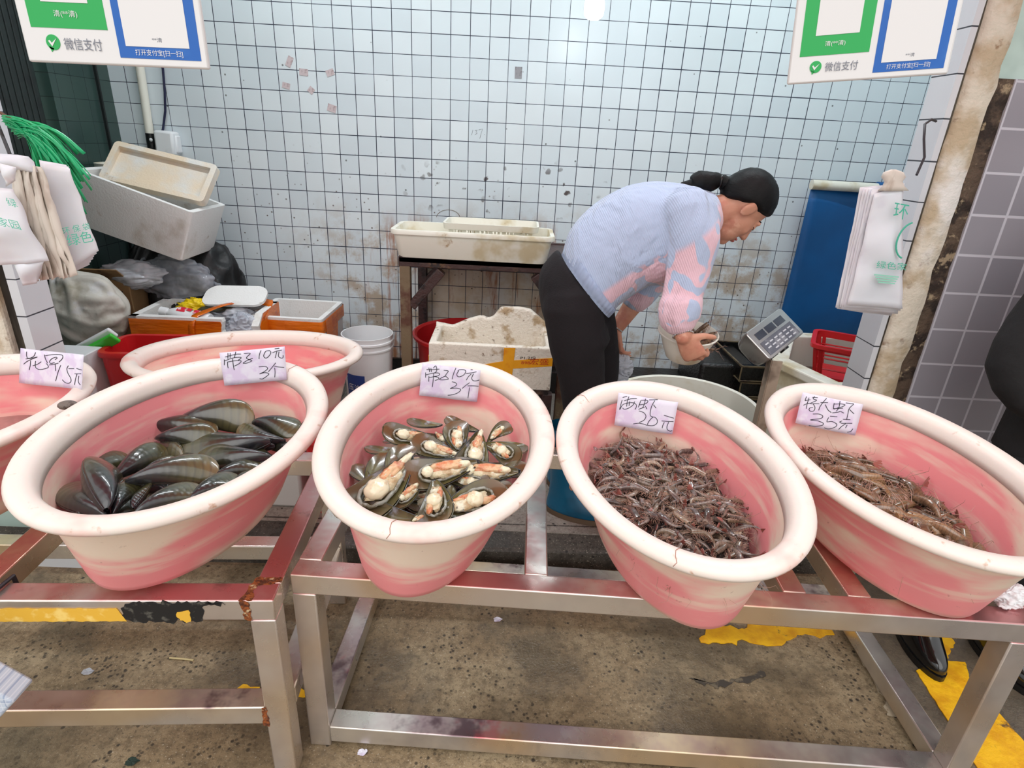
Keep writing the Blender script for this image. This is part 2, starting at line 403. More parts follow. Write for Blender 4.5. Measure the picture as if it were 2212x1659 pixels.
# worn yellow road paint
def paint_patch(P, amp=.012, n=10, z=.003, seed=0):
    out = []
    for a, b in zip(P, P[1:] + P[:1]):
        a = Vector((*a, 0)); b = Vector((*b, 0)); d = (b - a); nn = Vector((-d.y, d.x, 0)).normalized()
        m = max(2, int(d.length / .012))
        for i in range(m):
            p = a + d * i / m; out.append(p + nn * amp * (fbm(p + Vector((seed, 0, 0)), 40, 3)))
    return MB().poly([(p.x, p.y, .0005) for p in out], (0, 0, z))
def gz(*pts): return [tuple(atz(x, y, 0))[:2] for x, y in pts]
world_solid('trim_9', paint_patch(gz((1512, 1388), (1528, 1350), (1560, 1352), (1612, 1362), (1620, 1336), (1690, 1330), (1735, 1342), (1782, 1335), (1802, 1372), (1770, 1376), (1730, 1370), (1700, 1385), (1690, 1396), (1640, 1395), (1600, 1380), (1590, 1392), (1540, 1390)), .012), M['yellow'], smooth=False)
world_solid('trim_10', paint_patch(gz((1978, 1450), (2030, 1428), (2085, 1432), (2095, 1470), (2330, 1740), (2210, 1790), (2110, 1660)), .003), M['yellow'], smooth=False)
world_solid('trim_11', paint_patch(gz((2006, 1345), (2040, 1350), (2062, 1390), (2050, 1424), (2015, 1428), (2000, 1395)), .014), M['yellow'], smooth=False)
world_solid('trim_12', paint_patch(gz((455, 1512), (500, 1496), (524, 1482), (560, 1486), (560, 1516), (500, 1518)), .012), M['yellow'], smooth=False)
world_solid('trim_13', paint_patch(gz((614, 1496), (640, 1484), (668, 1492), (664, 1506), (616, 1508)), .01), M['yellow'], smooth=False)

# dark smear and a pale scraped line on the concrete
world_solid('trim_15', paint_patch(gz((1488, 1462), (1530, 1474), (1590, 1470), (1652, 1452), (1650, 1466), (1590, 1480), (1520, 1484)), .016, z=.0012), mat('dark_floor_smear', sr(66, 58, 50), .5, [(sr(110, 98, 80), 40, .5, .62)]), smooth=False)
world_solid('trim_16', paint_patch(gz((1858, 1424), (1874, 1428), (1905, 1470), (1925, 1512), (1932, 1535), (1975, 1556), (1968, 1562), (1915, 1545), (1908, 1512), (1890, 1474)), .012, z=.0012), mat('pale_scraped_concrete', sr(190, 176, 152), .8, [(sr(140, 122, 98), 30, .5, .62)]), smooth=False)

# ------------------------------------------------------------------ steel display tables
def steel(name, stains_reflections):
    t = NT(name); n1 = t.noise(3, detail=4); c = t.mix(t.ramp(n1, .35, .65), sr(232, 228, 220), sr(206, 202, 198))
    c = t.mix(t.math('MULTIPLY', t.ramp(t.noise(1.6, detail=2), .47, .60), .55), c, sr(236, 200, 136))   # yellow patches painting the golden light reflected in the steel
    g_ = t.n('NewGeometry'); sg_ = t.n('SeparateXYZ'); t.L(g_.outputs['Normal'], sg_.inputs[0]); top = t.ramp(sg_.outputs['Z'], .3, .8, .12, 1.)   # mask for painted red reflection and staining, strongest on upper faces
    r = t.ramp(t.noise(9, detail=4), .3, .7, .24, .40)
    for col, sc, lo, hi, wt in stains_reflections:
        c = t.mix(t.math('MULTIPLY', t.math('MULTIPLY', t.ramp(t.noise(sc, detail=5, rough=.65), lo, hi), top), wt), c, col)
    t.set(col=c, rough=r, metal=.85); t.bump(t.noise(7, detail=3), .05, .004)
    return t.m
M['steel'] = steel('brushed_steel', [(sr(204, 112, 116), 2.2, .34, .54, .72), (sr(112, 92, 88), 7, .6, .7, .5)])  # first tint paints the red reflection, second is brownish staining
M['steel_low'] = steel('low_steel_stain_reflection', [(sr(176, 140, 148), 2.8, .4, .6, .6), (sr(96, 70, 80), 4, .55, .66, .8), (sr(206, 96, 104), 3.4, .6, .7, .6), (sr(196, 150, 96), 3, .6, .72, .5)])  # pink, red and purple reflections painted in along with staining
M['rust'] = mat('orange_rust', sr(150, 78, 30), .8, [(sr(90, 44, 20), 60, .45, .6), (sr(206, 180, 140), 40, .56, .66)], bump=(90, .8))
M['black_grime'] = mat('black_grime', sr(26, 26, 28), .5, [(sr(84, 82, 76), 40, .55, .66)])
M['yellow_film'] = mat('peeling_yellow_tape', sr(236, 184, 64), .45, [(sr(250, 214, 120), 20, .5, .65)])
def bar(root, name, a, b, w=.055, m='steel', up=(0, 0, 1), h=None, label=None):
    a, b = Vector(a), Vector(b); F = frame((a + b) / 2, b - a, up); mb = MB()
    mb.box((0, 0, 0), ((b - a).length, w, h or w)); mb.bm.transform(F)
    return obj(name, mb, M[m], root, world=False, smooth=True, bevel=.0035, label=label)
def table(name, label, corner, ang, L, W, H, low, beams):
    T = Matrix.Translation(Vector((corner[0], corner[1], 0))) @ rotz(ang); w = .055; h = w / 2
    r = thing(name, label, 'table', T, 'steel display tables')
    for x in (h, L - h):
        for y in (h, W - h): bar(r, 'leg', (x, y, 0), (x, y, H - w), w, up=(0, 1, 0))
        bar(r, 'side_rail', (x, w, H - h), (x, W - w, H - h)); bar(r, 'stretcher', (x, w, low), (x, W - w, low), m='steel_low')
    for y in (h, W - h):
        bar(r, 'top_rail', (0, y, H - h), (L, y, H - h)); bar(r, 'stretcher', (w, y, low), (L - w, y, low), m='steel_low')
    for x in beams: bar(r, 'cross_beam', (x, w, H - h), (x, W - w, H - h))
    return r
HT = .565
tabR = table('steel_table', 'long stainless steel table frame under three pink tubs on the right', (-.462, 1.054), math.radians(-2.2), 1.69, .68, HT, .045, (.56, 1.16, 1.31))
tl_ang = math.radians(3.2); LL = 1.75
tl_c = (-.468 - LL * math.cos(tl_ang), .972 - LL * math.sin(tl_ang))
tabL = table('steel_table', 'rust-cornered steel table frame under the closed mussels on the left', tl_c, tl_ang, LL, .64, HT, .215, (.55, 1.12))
# rust, yellow tape and grime on the left table
rb = MB()
def ltl(x, y, z): return (x, y, z)
def splat(P, nrm, th=.0012, amp=.006, seed=0):
    """thin ragged patch on a flat face; P polygon in the root frame"""
    out = []
    for a, b in zip(P, P[1:] + P[:1]):
        a, b = Vector(a), Vector(b); d = b - a; s = d.cross(Vector(nrm)).normalized(); m = max(2, int(d.length / .006))
        for i in range(m):
            p = a + d * i / m; out.append(p + s * amp * fbm(p + Vector((seed, 0, 0)), 70, 3))
    mb = MB(); mb.poly(out, Vector(nrm) * th); return mb
F0 = -.0006
obj('rust_patch', splat([(LL - .072, .0, HT), (LL - .045, .0, HT), (LL - .048, .045, HT), (LL - .0, .056, HT), (LL - .002, .072, HT), (LL - .056, .068, HT)], (0, 0, 1), seed=1), M['rust'], tabL, world=False, smooth=False, label='orange rust at the welded corner')
obj('rust_patch', splat([(LL - .066, F0, HT - .05), (LL - .05, F0, HT - .055), (LL - .052, F0, HT), (LL - .068, F0, HT)], (0, -1, 0), .001, seed=2), M['rust'], tabL, world=False, smooth=False, label='orange rust below the welded corner')
obj('rust_patch', splat([(LL - .062, F0, .185), (LL - .048, F0, .18), (LL - .05, F0, .245), (LL - .06, F0, .243)], (0, -1, 0), .001, .004, seed=3), M['rust'], tabL, world=False, smooth=False, label='orange rust at the lower weld')
obj('yellow_tape', splat([(LL - 1.4, F0, HT - .055), (LL - .31, F0, HT - .055), (LL - .325, F0, HT - .02), (LL - 1.4, F0, HT - .018)], (0, -1, 0), .001, .002), M['yellow_film'], tabL, world=False, smooth=False, label='strip of yellow tape along the rail')
obj('yellow_tape', splat([(LL - .2, F0, HT - .055), (LL - .175, F0, HT - .055), (LL - .178, F0, HT - .025), (LL - .205, F0, HT - .03)], (0, -1, 0), .0014, .006), M['yellow_film'], tabL, world=False, smooth=False, label='leftover scrap of yellow tape')
obj('grime', splat([(LL - .32, F0, HT - .055), (LL - .155, F0, HT - .055), (LL - .15, F0, HT - .02), (LL - .10, F0, HT - .004), (LL - .30, F0, HT - .004), (LL - .315, F0, HT - .02)], (0, -1, 0), .0008, .012, 5), M['black_grime'], tabL, world=False, smooth=False, label='black grime on the rail')

# ------------------------------------------------------------------ pink oval tubs
def tub_material(name, inside=False, seed=0.):
    t = NT(name); X = t.xyz(); z = X['Z']
    n1 = t.noise(2.6, (1, 1, 3.2), detail=4, rough=.5); n2 = t.noise(1.5, (1, 1, 2.2), detail=2)
    h = t.ramp(z, -.27, 0, 0, 1)
    red, pink, cream = sr(232, 66, 78), sr(243, 150, 153), sr(244, 222, 202)
    c = t.mix(t.ramp(n1, .42, .60), pink, cream)
    c = t.mix(t.math('MULTIPLY', t.ramp(t.math('SUBTRACT', t.math('ADD', n2, .08), t.math('MULTIPLY', h, .30)), .36, .54), .8), c, red)
    # bleached streaks that follow the moulding
    c = t.mix(t.math('MULTIPLY', t.ramp(t.noise(4, (.6, .6, 5), detail=4), .50, .66), .55), c, cream)
    c = t.mix(t.math('MULTIPLY', t.ramp(t.noise(55, detail=4), .66, .76), .4), c, sr(150, 96, 84))
    t.set(col=c, rough=.38, sss=.12, spec=.4); t.b.inputs['Subsurface Radius'].default_value = (.06, .02, .015)
    t.bump(t.noise(24, detail=3), .05, .01)
    return t.m
M['tub'] = tub_material('faded_pink_plastic')
M['tub_rim'] = mat('bleached_cream_plastic', sr(242, 228, 218), .4, [(sr(244, 186, 176), 4, .5, .68), (sr(206, 168, 144), 26, .62, .74)], bump=(30, .08), sss=.1)
TA, TB, TH = .384, .2574, .2672
BODY = [(-.2, -.267), (-.150, -.267), (-.122, -.265), (-.108, -.256), (-.101, -.238), (-.085, -.18), (-.066, -.11), (-.0445, -.046), (-.0375, -.044), (-.034, -.025), (-.036, -.012),
        (-.048, -.012), (-.053, -.036), (-.058, -.06), (-.072, -.11), (-.094, -.19), (-.110, -.236), (-.120, -.250), (-.145, -.256), (-.2, -.257)]
RIM = [(-.034, -.018), (-.010, -.020), (-.002, -.016), (.0005, -.008), (-.003, .0), (-.012, .005), (-.026, .006), (-.040, .002), (-.0485, -.008), (-.0525, -.022), (-.0555, -.040), (-.051, -.040), (-.044, -.016)]
def oval_rings(prof, a, b, n, sc):
    return [[Vector(((a + d) * sc * math.cos(2 * PI * k / n), (b + d) * sc * math.sin(2 * PI * k / n), z * sc)) for k in range(n)] for d, z in prof]
def tub_frame(C, nx, ny, phi):
    nn = Vector((nx, ny, 1)).normalized(); u = Vector((0, 1, 0)).cross(nn).normalized(); v = nn.cross(u)
    e1 = u * math.cos(phi) + v * math.sin(phi); e2 = -u * math.sin(phi) + v * math.cos(phi)
    return basis(Vector(C), e1, e2, nn)
TUBS = {}
def make_tub(key, label, C, nx, ny, phi, sc):
    F = tub_frame(C, nx, ny, phi); base = F @ Matrix.Translation((0, 0, -TH * sc))
    r = thing('pink_tub', label, 'tub', base, 'pink oval tubs'); up = Matrix.Translation((0, 0, TH * sc)); n = 96
    mb = MB(); mb.loft(oval_rings(BODY, TA, TB, n, sc)); 
    bm = mb.bm; bm.faces.ensure_lookup_table()
    mb.bm.transform(up); body = obj('tub_body', mb, M['tub'], r, world=False, ang=50)
    mb = MB(); mb.loft(oval_rings(RIM + RIM[:1], TA, TB, n, sc), cap=False); mb.bm.transform(up); rim = obj('rim', mb, M['tub_rim'], r, world=False, ang=180, label='thick bleached rolled rim')
    # shading origin: texture coordinates measured from the rim plane
    mm = MB(); mm.loft(oval_rings(BODY + RIM, TA, TB, 96, sc), cap=False); mm.bm.transform(F)
    bvh = BVHTree.FromBMesh(mm.bm); mm.bm.free()
    TUBS[key] = dict(F=F, sc=sc, root=r, bvh=bvh)
    return r
tubs = [(1, 'oval pink tub holding the closed green-black mussels, second tub from the left', (-.708, 1.213, .858), .1505, -.0626, 1.3432, 1.011),
        (2, 'oval pink tub holding the opened mussels, in front of the broken foam box', (-.133, 1.242, .861), .1115, -.0625, 1.4027, 1.033),
        (3, 'oval pink tub heaped with small dark shrimps, price 20 inside', (.3965, 1.180, .8505), -.0853, -.0732, 1.7378, .999),
        (4, 'oval pink tub with large brown shrimps at the right end, price 35 inside', (.955, 1.2236, .8482), -.0813, -.1082, 1.8396, .974),
        (0, 'red and pink tub cut off by the left edge of the photo, price 15 inside', (-1.335, 1.202, .862), .10, -.02, 1.25, 1.0),
        (5, 'empty pink tub lying crosswise behind the closed-mussel tub', (-.98, 2.11, .693), .0, .0, .222, 1.114)]
for a in tubs: make_tub(*a)
# low foam box carrying the empty tub
q = MB().box((-.98, 2.11, (FIN + .393) / 2), (.42, .30, .393 - FIN)); tag(obj('foam_block', q, mat('grey_foam_block', sr(206, 204, 200), .8), bevel=.012), 'pale foam block under the empty crosswise tub', 'block')
# ------------------------------------------------------------------ shared materials for the clutter
M['foam'] = mat('white_polystyrene', sr(236, 236, 234), .75, [(sr(206, 200, 190), 4, .55, .72), (sr(170, 150, 124), 9, .66, .78)], bump=(120, .25))
M['foam_in'] = mat('stained_polystyrene', sr(230, 212, 186), .75, [(sr(222, 224, 222), 2.5, .45, .62), (sr(176, 140, 96), 11, .64, .76)], bump=(110, .25))
M['foam_dirty'] = mat('dirty_polystyrene', sr(238, 230, 216), .85, [(sr(184, 160, 128), 10, .52, .66, (1, 1, 1)), (sr(120, 92, 66), 34, .60, .72)], bump=(60, .7))
M['tape'] = mat('orange_packing_tape', sr(224, 112, 20), .22, [(sr(196, 84, 12), 9, .5, .66, (.4, 1, 2)), (sr(240, 150, 50), 6, .62, .74)], bump=(14, .5, (.5, 1, 3)))
M['tape_y'] = mat('yellow_packing_tape', sr(244, 168, 24), .25, [(sr(228, 130, 20), 10, .55, .7)], bump=(20, .3))
M['cream'] = mat('aged_cream_plastic', sr(234, 231, 218), .4, [(sr(206, 192, 158), 5, .5, .68), (sr(164, 128, 78), 12, .66, .78)])
M['white_plastic'] = mat('white_plastic', sr(236, 238, 240), .35, [(sr(206, 208, 206), 5, .58, .72)])
M['dark_iron'] = mat('dark_painted_iron', sr(66, 44, 42), .4, [(sr(120, 88, 60), 9, .56, .7), (sr(38, 28, 28), 22, .5, .62)], bump=(50, .4))
M['iron_leg'] = mat('weathered_iron_leg', sr(122, 104, 80), .6, [(sr(92, 58, 44), 6, .48, .62), (sr(150, 136, 108), 14, .6, .7)], bump=(40, .3))
M['red_plastic'] = mat('red_plastic', sr(206, 32, 36), .35, [(sr(178, 22, 28), 3, .5, .66)])
M['black'] = mat('black_plastic', sr(20, 20, 21), .3, bump=(30, .3))
M['black_wet'] = mat('wet_black_crate', sr(16, 15, 15), .25, [(sr(46, 40, 34), 16, .6, .72)], bump=(60, .5))
M['chrome'] = mat('worn_chrome', sr(190, 188, 186), .28, [(sr(130, 120, 116), 8, .55, .68)], metal=.9)
M['paper'] = mat('white_paper', sr(232, 230, 244), .7, [(sr(222, 210, 236), 20, .45, .6)])
M['ink'] = mat('black_ink', sr(36, 32, 46), .6)
M['rope_dark'] = mat('dark_wire', sr(40, 34, 40), .5)
M['navy_wire'] = mat('dark_blue_cable', sr(28, 30, 66), .4)
M['cardboard'] = mat('brown_cardboard', sr(138, 108, 72), .85, [(sr(104, 78, 50), 7, .52, .68)])
M['green_strip'] = mat('green_raffia', sr(26, 178, 112), .25, [(sr(10, 140, 84), 8, .5, .66)], sss=.1)
M['bagfilm'] = mat('white_bag_film', sr(236, 234, 238), .38, [(sr(224, 218, 226), 6, .5, .7)], sss=.15, spec=.5)
M['bagfold'] = mat('cream_bag_folds', sr(222, 212, 200), .5, [(sr(196, 180, 166), 20, .5, .66, (1, 1, .3)), (sr(236, 230, 222), 9, .6, .7)])
M['print_green'] = mat('green_bag_print', sr(74, 184, 156), .5)
M['old_bag'] = mat('dirty_white_bag', sr(208, 204, 194), .55, [(sr(158, 150, 130), 5, .5, .68), (sr(216, 216, 214), 8, .58, .7)], bump=(9, .6))
def film(name, col, rough, mixf):
    t = NT(name); tr = t.n('BsdfTransparent'); tr.inputs[0].default_value = (*col, 1); mx = t.n('MixShader')
    t.set(col=col, rough=rough, spec=.8); t.bump(t.noise(11, detail=3), .5, .03)
    f = t.ramp(t.noise(9, detail=3), .35, .7, mixf - .15, mixf + .2)
    t.L(f, mx.inputs[0]); t.L(tr.outputs[0], mx.inputs[1]); t.L(t.b.outputs[0], mx.inputs[2]); t.L(mx.outputs[0], t.out.inputs[0]); return t.m
M['clear'] = film('clear_plastic_bag', sr(214, 218, 228), .12, .45)
M['clear_white'] = film('milky_plastic_bag', sr(226, 230, 238), .2, .6)

FONT_CACHE = {}
def text_mesh(s, h, bold=0.):
    """flat lettering as a bmesh in the XY plane, left-bottom at the origin, cap height about h"""
    c = bpy.data.curves.new('lettering', 'FONT'); c.body = s; c.offset = bold; c.extrude = 0.0
    o = bpy.data.objects.new('lettering', c); COL.objects.link(o); bpy.context.view_layer.update()
    me = bpy.data.meshes.new_from_object(o.evaluated_get(bpy.context.evaluated_depsgraph_get()))
    bm = bmesh.new(); bm.from_mesh(me); bpy.data.objects.remove(o); bpy.data.curves.remove(c); bpy.data.meshes.remove(me)
    xs = [v.co.x for v in bm.verts]; ys = [v.co.y for v in bm.verts]; k = h / max(1e-6, max(ys) - min(ys)); x0, y0 = min(xs), min(ys)
    for v in bm.verts: v.co = Vector(((v.co.x - x0) * k, (v.co.y - y0) * k, 0))
    w = (max(xs) - x0) * k
    mb = MB(); mb.bm.free(); mb.bm = bm; return mb, w
def put_text(s, h, o, x, y, m, parent, wmax=None, center=False, name='lettering', th=.0008, bold=0.):
    """lettering lying on the plane o + a*x + b*y"""
    mb, w = text_mesh(s, h, bold); x = Vector(x).normalized(); y = Vector(y).normalized(); n = x.cross(y); k = 1.
    if wmax: k = wmax / w
    for v in mb.bm.verts: v.co = Vector(o) + x * (v.co.x * k - (w * k / 2 if center else 0)) + y * v.co.y + n * th
    me_o = obj(name, mb, m, parent, smooth=False); return me_o
def quad(p, q, s, t, u, v): return p * (1 - u) * (1 - v) + q * u * (1 - v) + s * u * v + t * (1 - u) * v   # TL TR BR BL, v downwards

# ------------------------------------------------------------------ hanging payment boards (the square codes are left blank)
M['wx_green'] = mat('payment_green', sr(48, 178, 92), .3, [(sr(70, 190, 110), 6, .6, .75)])
M['zfb_blue'] = mat('payment_blue', sr(40, 104, 190), .3, [(sr(70, 132, 206), 7, .55, .72)])
M['board'] = mat('white_laminated_board', sr(238, 236, 236), .3, [(sr(214, 204, 186), 6, .62, .75)])
M['grey_ink'] = mat('grey_print', sr(120, 124, 136), .5)
def payment_board(label, TL, TR, BR, BL, H, split):
    """corner points give the lower part of the board in view; H = full height"""
    xb = (BR - BL); W = xb.length; x = xb.normalized(); y = ((TL - BL).normalized() + (TR - BR).normalized()).normalized(); y = (y - x * y.dot(x)).normalized(); n = x.cross(y)
    F = basis(BL, x, y, n); r = thing('payment_board', label, 'sign', F)
    mb = MB(); mb.box((W / 2, H / 2, -.004), (W, H, .008)); obj('board', mb, M['board'], r, world=False, bevel=.003)
    def rect(nm, x0, y0, x1, y1, m, z=.0006, lab=None):
        q = MB(); q.box(((x0 + x1) / 2, (y0 + y1) / 2, z / 2), (x1 - x0, y1 - y0, z)); return obj(nm, q, m, r, world=False, smooth=False, label=lab)
    u = W / .33
    s = split * W
    rect('green_card', .020 * u, .056 * u, s - .008 * u, H - .012, M['wx_green'], lab='green payment card panel')
    rect('blank_panel', .048 * u, .096 * u, s - .034 * u, .096 * u + .128 * u, M['board'], .0012, 'white square panel on the green card')
    rect('blue_card', s + .006 * u, .013 * u, W - .012 * u, H - .012, M['zfb_blue'], lab='blue payment card panel')
    rect('blank_panel', s + .020 * u, .032 * u, W - .030 * u, .19 * u, M['board'], .0012, 'white square panel on the blue card')
    def txt(sv, h, x0, y0, m, wmax=None, z=.0014):
        mb, w = text_mesh(sv, h); k = (wmax / w) if wmax else 1
        for v in mb.bm.verts: v.co = Vector((x0 + v.co.x * k - w * k / 2, y0 + v.co.y, z))
        obj('lettering', mb, m, r, world=False, smooth=False)
    cxg = (.01 * u + s) / 2
    txt('清(**清)', .012 * u, cxg, .072 * u, M['board'], .042 * u)
    txt('微信支付', .019 * u, cxg + .020 * u, .022 * u, M['grey_ink'], .068 * u)
    txt('**清', .0075 * u, (s + W - .008 * u) / 2, .040 * u, M['grey_ink'], .018 * u)
    txt('打开支付宝[扫一扫]', .0115 * u, (s + W - .008 * u) / 2, .0165 * u, M['board'], .086 * u)
    # round green badge with a white tick and a small tail
    bx, by, br = cxg - .034 * u, .033 * u, .0125 * u
    q = MB(); q.lathe([(0.0001, .0008), (br, .0008), (br, 0)], 24); q.bm.transform(Matrix.Translation((bx, by, 0)))
    q.poly([(bx - br * .7, by - br * .5, 0), (bx - br * .45, by - br * 1.25, 0), (bx, by - br * .8, 0)], (0, 0, .0008)); obj('badge', q, M['wx_green'], r, world=False, smooth=False, label='round green badge with a white tick')
    q = MB(); q.poly([(bx - br * .62, by + br * .15, .0009), (bx - br * .4, by + br * .28, .0009), (bx - br * .15, by - br * .1, .0009), (bx + br * .62, by + br * .5, .0009), (bx - br * .18, by - br * .55, .0009)], (0, 0, .0006))
    obj('tick', q, M['board'], r, world=False, smooth=False)
    for xx in (W * .2, W * .8):
        q = MB(); q.tube([(xx, H - .01, -.004), (xx, H + .4, -.004)], .0015, 6); obj('cord', q, M['rope_dark'], r, world=False)
    return r
YS = 1.05
payment_board('hanging payment board in the upper left corner of the photo', at(35, 0, YS), at(433, 0, YS), at(452, 150, YS), at(62, 133, YS), .30, .50)
payment_board('hanging payment board in the upper right corner, beside the cream pole', at(1722, 0, YS + .06), at(2075, 0, YS + .0), at(2048, 160, YS - .0), at(1700, 183, YS + .06), .32, .52)

# ------------------------------------------------------------------ things on the back wall
yw = WALLY - .0005
def walltube(pts, r, y=WALLY - .02): return [at(a, b, y) for a, b in pts]
r = thing('conduit_pipe', 'cream conduit pipe running down the left of the tiled wall', 'pipe', at(326, 330, WALLY - .02))
obj('pipe', MB().tube([at(293, 100, WALLY - .03) + Vector((0, 0, .9)), at(303, 150, WALLY - .03), at(324, 292, WALLY - .03)], .021, 14), M['cream'], r)
obj('end_fitting', MB().tube([at(324, 288, WALLY - .03), at(331, 330, WALLY - .03)], .024, 12), M['black'], r, label='black end fitting')
b = at(326, 302, WALLY - .056); obj('screw', MB().ball(b, (.009, .006, .009)), M['white_plastic'], r)
tag(obj('cable', MB().tube([at(352, 60, WALLY - .02) + Vector((0, 0, .6))] + walltube([(352, 150), (356, 200), (357, 240), (352, 280), (343, 300), (334, 309)], 0), .006, 8), M['navy_wire']), 'dark blue cable hanging beside the cream conduit pipe', 'cable')
r = thing('wall_box', 'small white box on the wall beside the conduit pipe', 'box', at(365, 330, WALLY - .04))
q = MB(); c = at(362, 309, WALLY - .04); q.box((0, 0, 0), (.10, .08, .12)); q.bm.transform(Matrix.Translation(c) @ Matrix.Rotation(.05, 4, 'Y')); obj('housing', q, M['white_plastic'], r, bevel=.012)
q = MB(); c2 = at(382, 312, WALLY - .03); q.box((0, 0, 0), (.03, .05, .09)); q.bm.transform(Matrix.Translation(c2)); obj('side_cover', q, M['white_plastic'], r, bevel=.008)
stk = mat('worn_pink_sticker', sr(206, 190, 192), .6, [(sr(160, 134, 136), 40, .5, .62)])
stg = mat('worn_grey_sticker', sr(150, 148, 152), .6, [(sr(120, 116, 120), 40, .5, .62)])
for px, py, w_, h_, a, lb in ((625, 133, .028, .05, .45, 'topmost'), (656, 156, .045, .032, .08, 'second from top'), (713, 157, .042, .03, -.35, 'palest, right of the second one'), (618, 185, .04, .028, .22, 'leftmost'), (672, 195, .03, .03, .7, 'smallest, diamond turned'), (717, 234, .046, .036, .28, 'lowest')):
    q = MB(); q.box((0, 0, 0), (w_, .0012, h_)); c = at(px, py, yw - .0008)
    q.bm.transform(Matrix.Translation(c) @ Matrix.Rotation(a, 4, 'Y')); tag(obj('sticker', q, stk, smooth=False), 'small torn pinkish wall sticker, ' + lb + ' of its cluster', 'sticker', 'torn stickers on the wall')
q = MB(); q.box((0, 0, 0), (.036, .0012, .054)); q.bm.transform(Matrix.Translation(at(1120, 157, yw - .0008))); tag(obj('sticker', q, stg, smooth=False), 'small grey sticker alone on the tiled wall below the lamp', 'sticker')
scr = mat('brown_scuff', sr(120, 104, 84), .7)
# faint pencilled sum and a rusty scrape on the tiles
WB = bpy.data.objects['wall_back']
def wall_strokes(name, strokes, rad, m, lab):
    q = MB()
    for s_ in strokes: q.tube([at(440 + x_ / 2.458, y_ / 2.458, WALLY - .0004) for x_, y_ in s_], rad, 5)
    o = obj(name, q, m, WB, ang=180, label=lab); o['kind'] = 'structure'
wall_strokes('pencil_writing', [[(1429, 690), (1423, 718)], [(1440, 692), (1452, 690), (1446, 702), (1453, 706), (1440, 716)], [(1460, 690), (1481, 684), (1472, 712), (1466, 736)], [(1490, 714), (1494, 714)]], .0009, mat('pencil_grey', sr(120, 122, 126), .7), 'faint pencilled writing on the tiles')
wall_strokes('scrape', [[(1236 + 62 - 62 * math.cos(a), 1156 - 42 * math.sin(a)) for a in np.linspace(.1, PI - .1, 14)]], .0014, scr, 'thin brown curved scrape')
# bulb
r = thing('bulb_lamp', 'glowing white bulb hanging in front of the tiled wall', 'lamp', at(1284, 15, 2.95))
c = at(1284, 16, 2.95)
tb = NT('glowing_bulb'); tb.set(col=(1, 1, 1), em=(.92, .97, 1.0), ems=9.)
obj('bulb', MB().lathe([(.001, -.046), (.026, -.044), (.040, -.030), (.044, -.005), (.042, .02), (.03, .045), (.018, .055)], 24, Matrix.Translation(c)), tb.m, r)
obj('socket', MB().lathe([(.018, .052), (.02, .06), (.02, .10), (.008, .11), (.004, .115)], 20, Matrix.Translation(c)), M['white_plastic'], r)
obj('cord', MB().tube([c + Vector((0, 0, .11)), c + Vector((0, 0, 3.28 - c.z))], .003, 6), M['black'], r)
pl = bpy.data.lights.new('bulb_light', 'POINT'); po = bpy.data.objects.new('bulb_light', pl); COL.objects.link(po); po.location = c + Vector((0, -.02, -.07)); pl.energy = .8; pl.shadow_soft_size = .05; pl.color = (.9, .96, 1.0)

# two tube lamps on the stall ceiling
for k, xx in enumerate((-.9, 1.1)):
    r = thing('tube_lamp', 'white tube lamp under the stall ceiling, ' + ('left' if k == 0 else 'right') + ' one of two', 'lamp', (xx, 2.45, 3.27), 'tube lamps on the ceiling')
    obj('fixture', MB().box((xx, 2.45, 3.265), (1.25, .06, .045)), M['white_plastic'], r, bevel=.004)
    tt = NT('lit_tube'); tt.set(col=(1, 1, 1), em=(.9, .96, 1.), ems=8.)
    obj('tube', MB().tube([(xx - .6, 2.45, 3.225), (xx + .6, 2.45, 3.225)], .016, 12), tt.m, r)
    al = bpy.data.lights.new('tube_light', 'AREA'); al.shape = 'RECTANGLE'; al.size = 1.2; al.size_y = .05; al.energy = 17; al.color = (.9, .96, 1.)
    ao = bpy.data.objects.new('tube_light', al); COL.objects.link(ao); ao.location = (xx, 2.45, 3.2)

# ------------------------------------------------------------------ boxes, buckets and bags inside the stall
def rrect(L, W, z, rad, k=5, ox=0, oy=0):
    P = []
    for cx_, cy_, a0 in ((L / 2 - rad, W / 2 - rad, 0), (-L / 2 + rad, W / 2 - rad, 90), (-L / 2 + rad, -W / 2 + rad, 180), (L / 2 - rad, -W / 2 + rad, 270)):
        for i in range(k):
            a = math.radians(a0 + 90 * i / (k - 1)); P.append(Vector((cx_ + rad * math.cos(a) + ox, cy_ + rad * math.sin(a) + oy, z)))
    return P
def open_box(L, W, H, th, rad=.02, taper=0., lip=0., bot=None, ragged=0, k=5):
    """hollow box open at the top, base centre at the origin"""
    bot = th if bot is None else bot; mb = MB(); t0 = 1 - taper
    R = [rrect(L * t0 - .012, W * t0 - .012, 0, rad, k), rrect(L * t0, W * t0, .008, rad, k)]
    if lip: R += [rrect(L, W, H - .022, rad, k), rrect(L + lip * 2, W + lip * 2, H - .02, rad + lip, k), rrect(L + lip * 2, W + lip * 2, H - .006, rad + lip, k)]
    R += [rrect(L + lip * 2 - .006, W + lip * 2 - .006, H, rad + lip * .8, k), rrect(L - th * 2, W - th * 2, H, max(.004, rad - th * .6), k), rrect(L * t0 - th * 2, W * t0 - th * 2, bot, max(.004, rad - th * .6), k)]
    mb.loft(R)
    if ragged:
        for v in mb.bm.verts:
            if v.co.z > H * .9: v.co.z += ragged * fbm(v.co, 9)
    return mb
def tape_band(L, W, z0, z1, rad=.02, off=.0012, k=5):
    mb = MB(); mb.loft([rrect(L + off, W + off, z0, rad, k), rrect(L + off * 2, W + off * 2, z0 + .002, rad, k), rrect(L + off * 2, W + off * 2, z1 - .002, rad, k), rrect(L + off, W + off, z1, rad, k)], cap=False); return mb

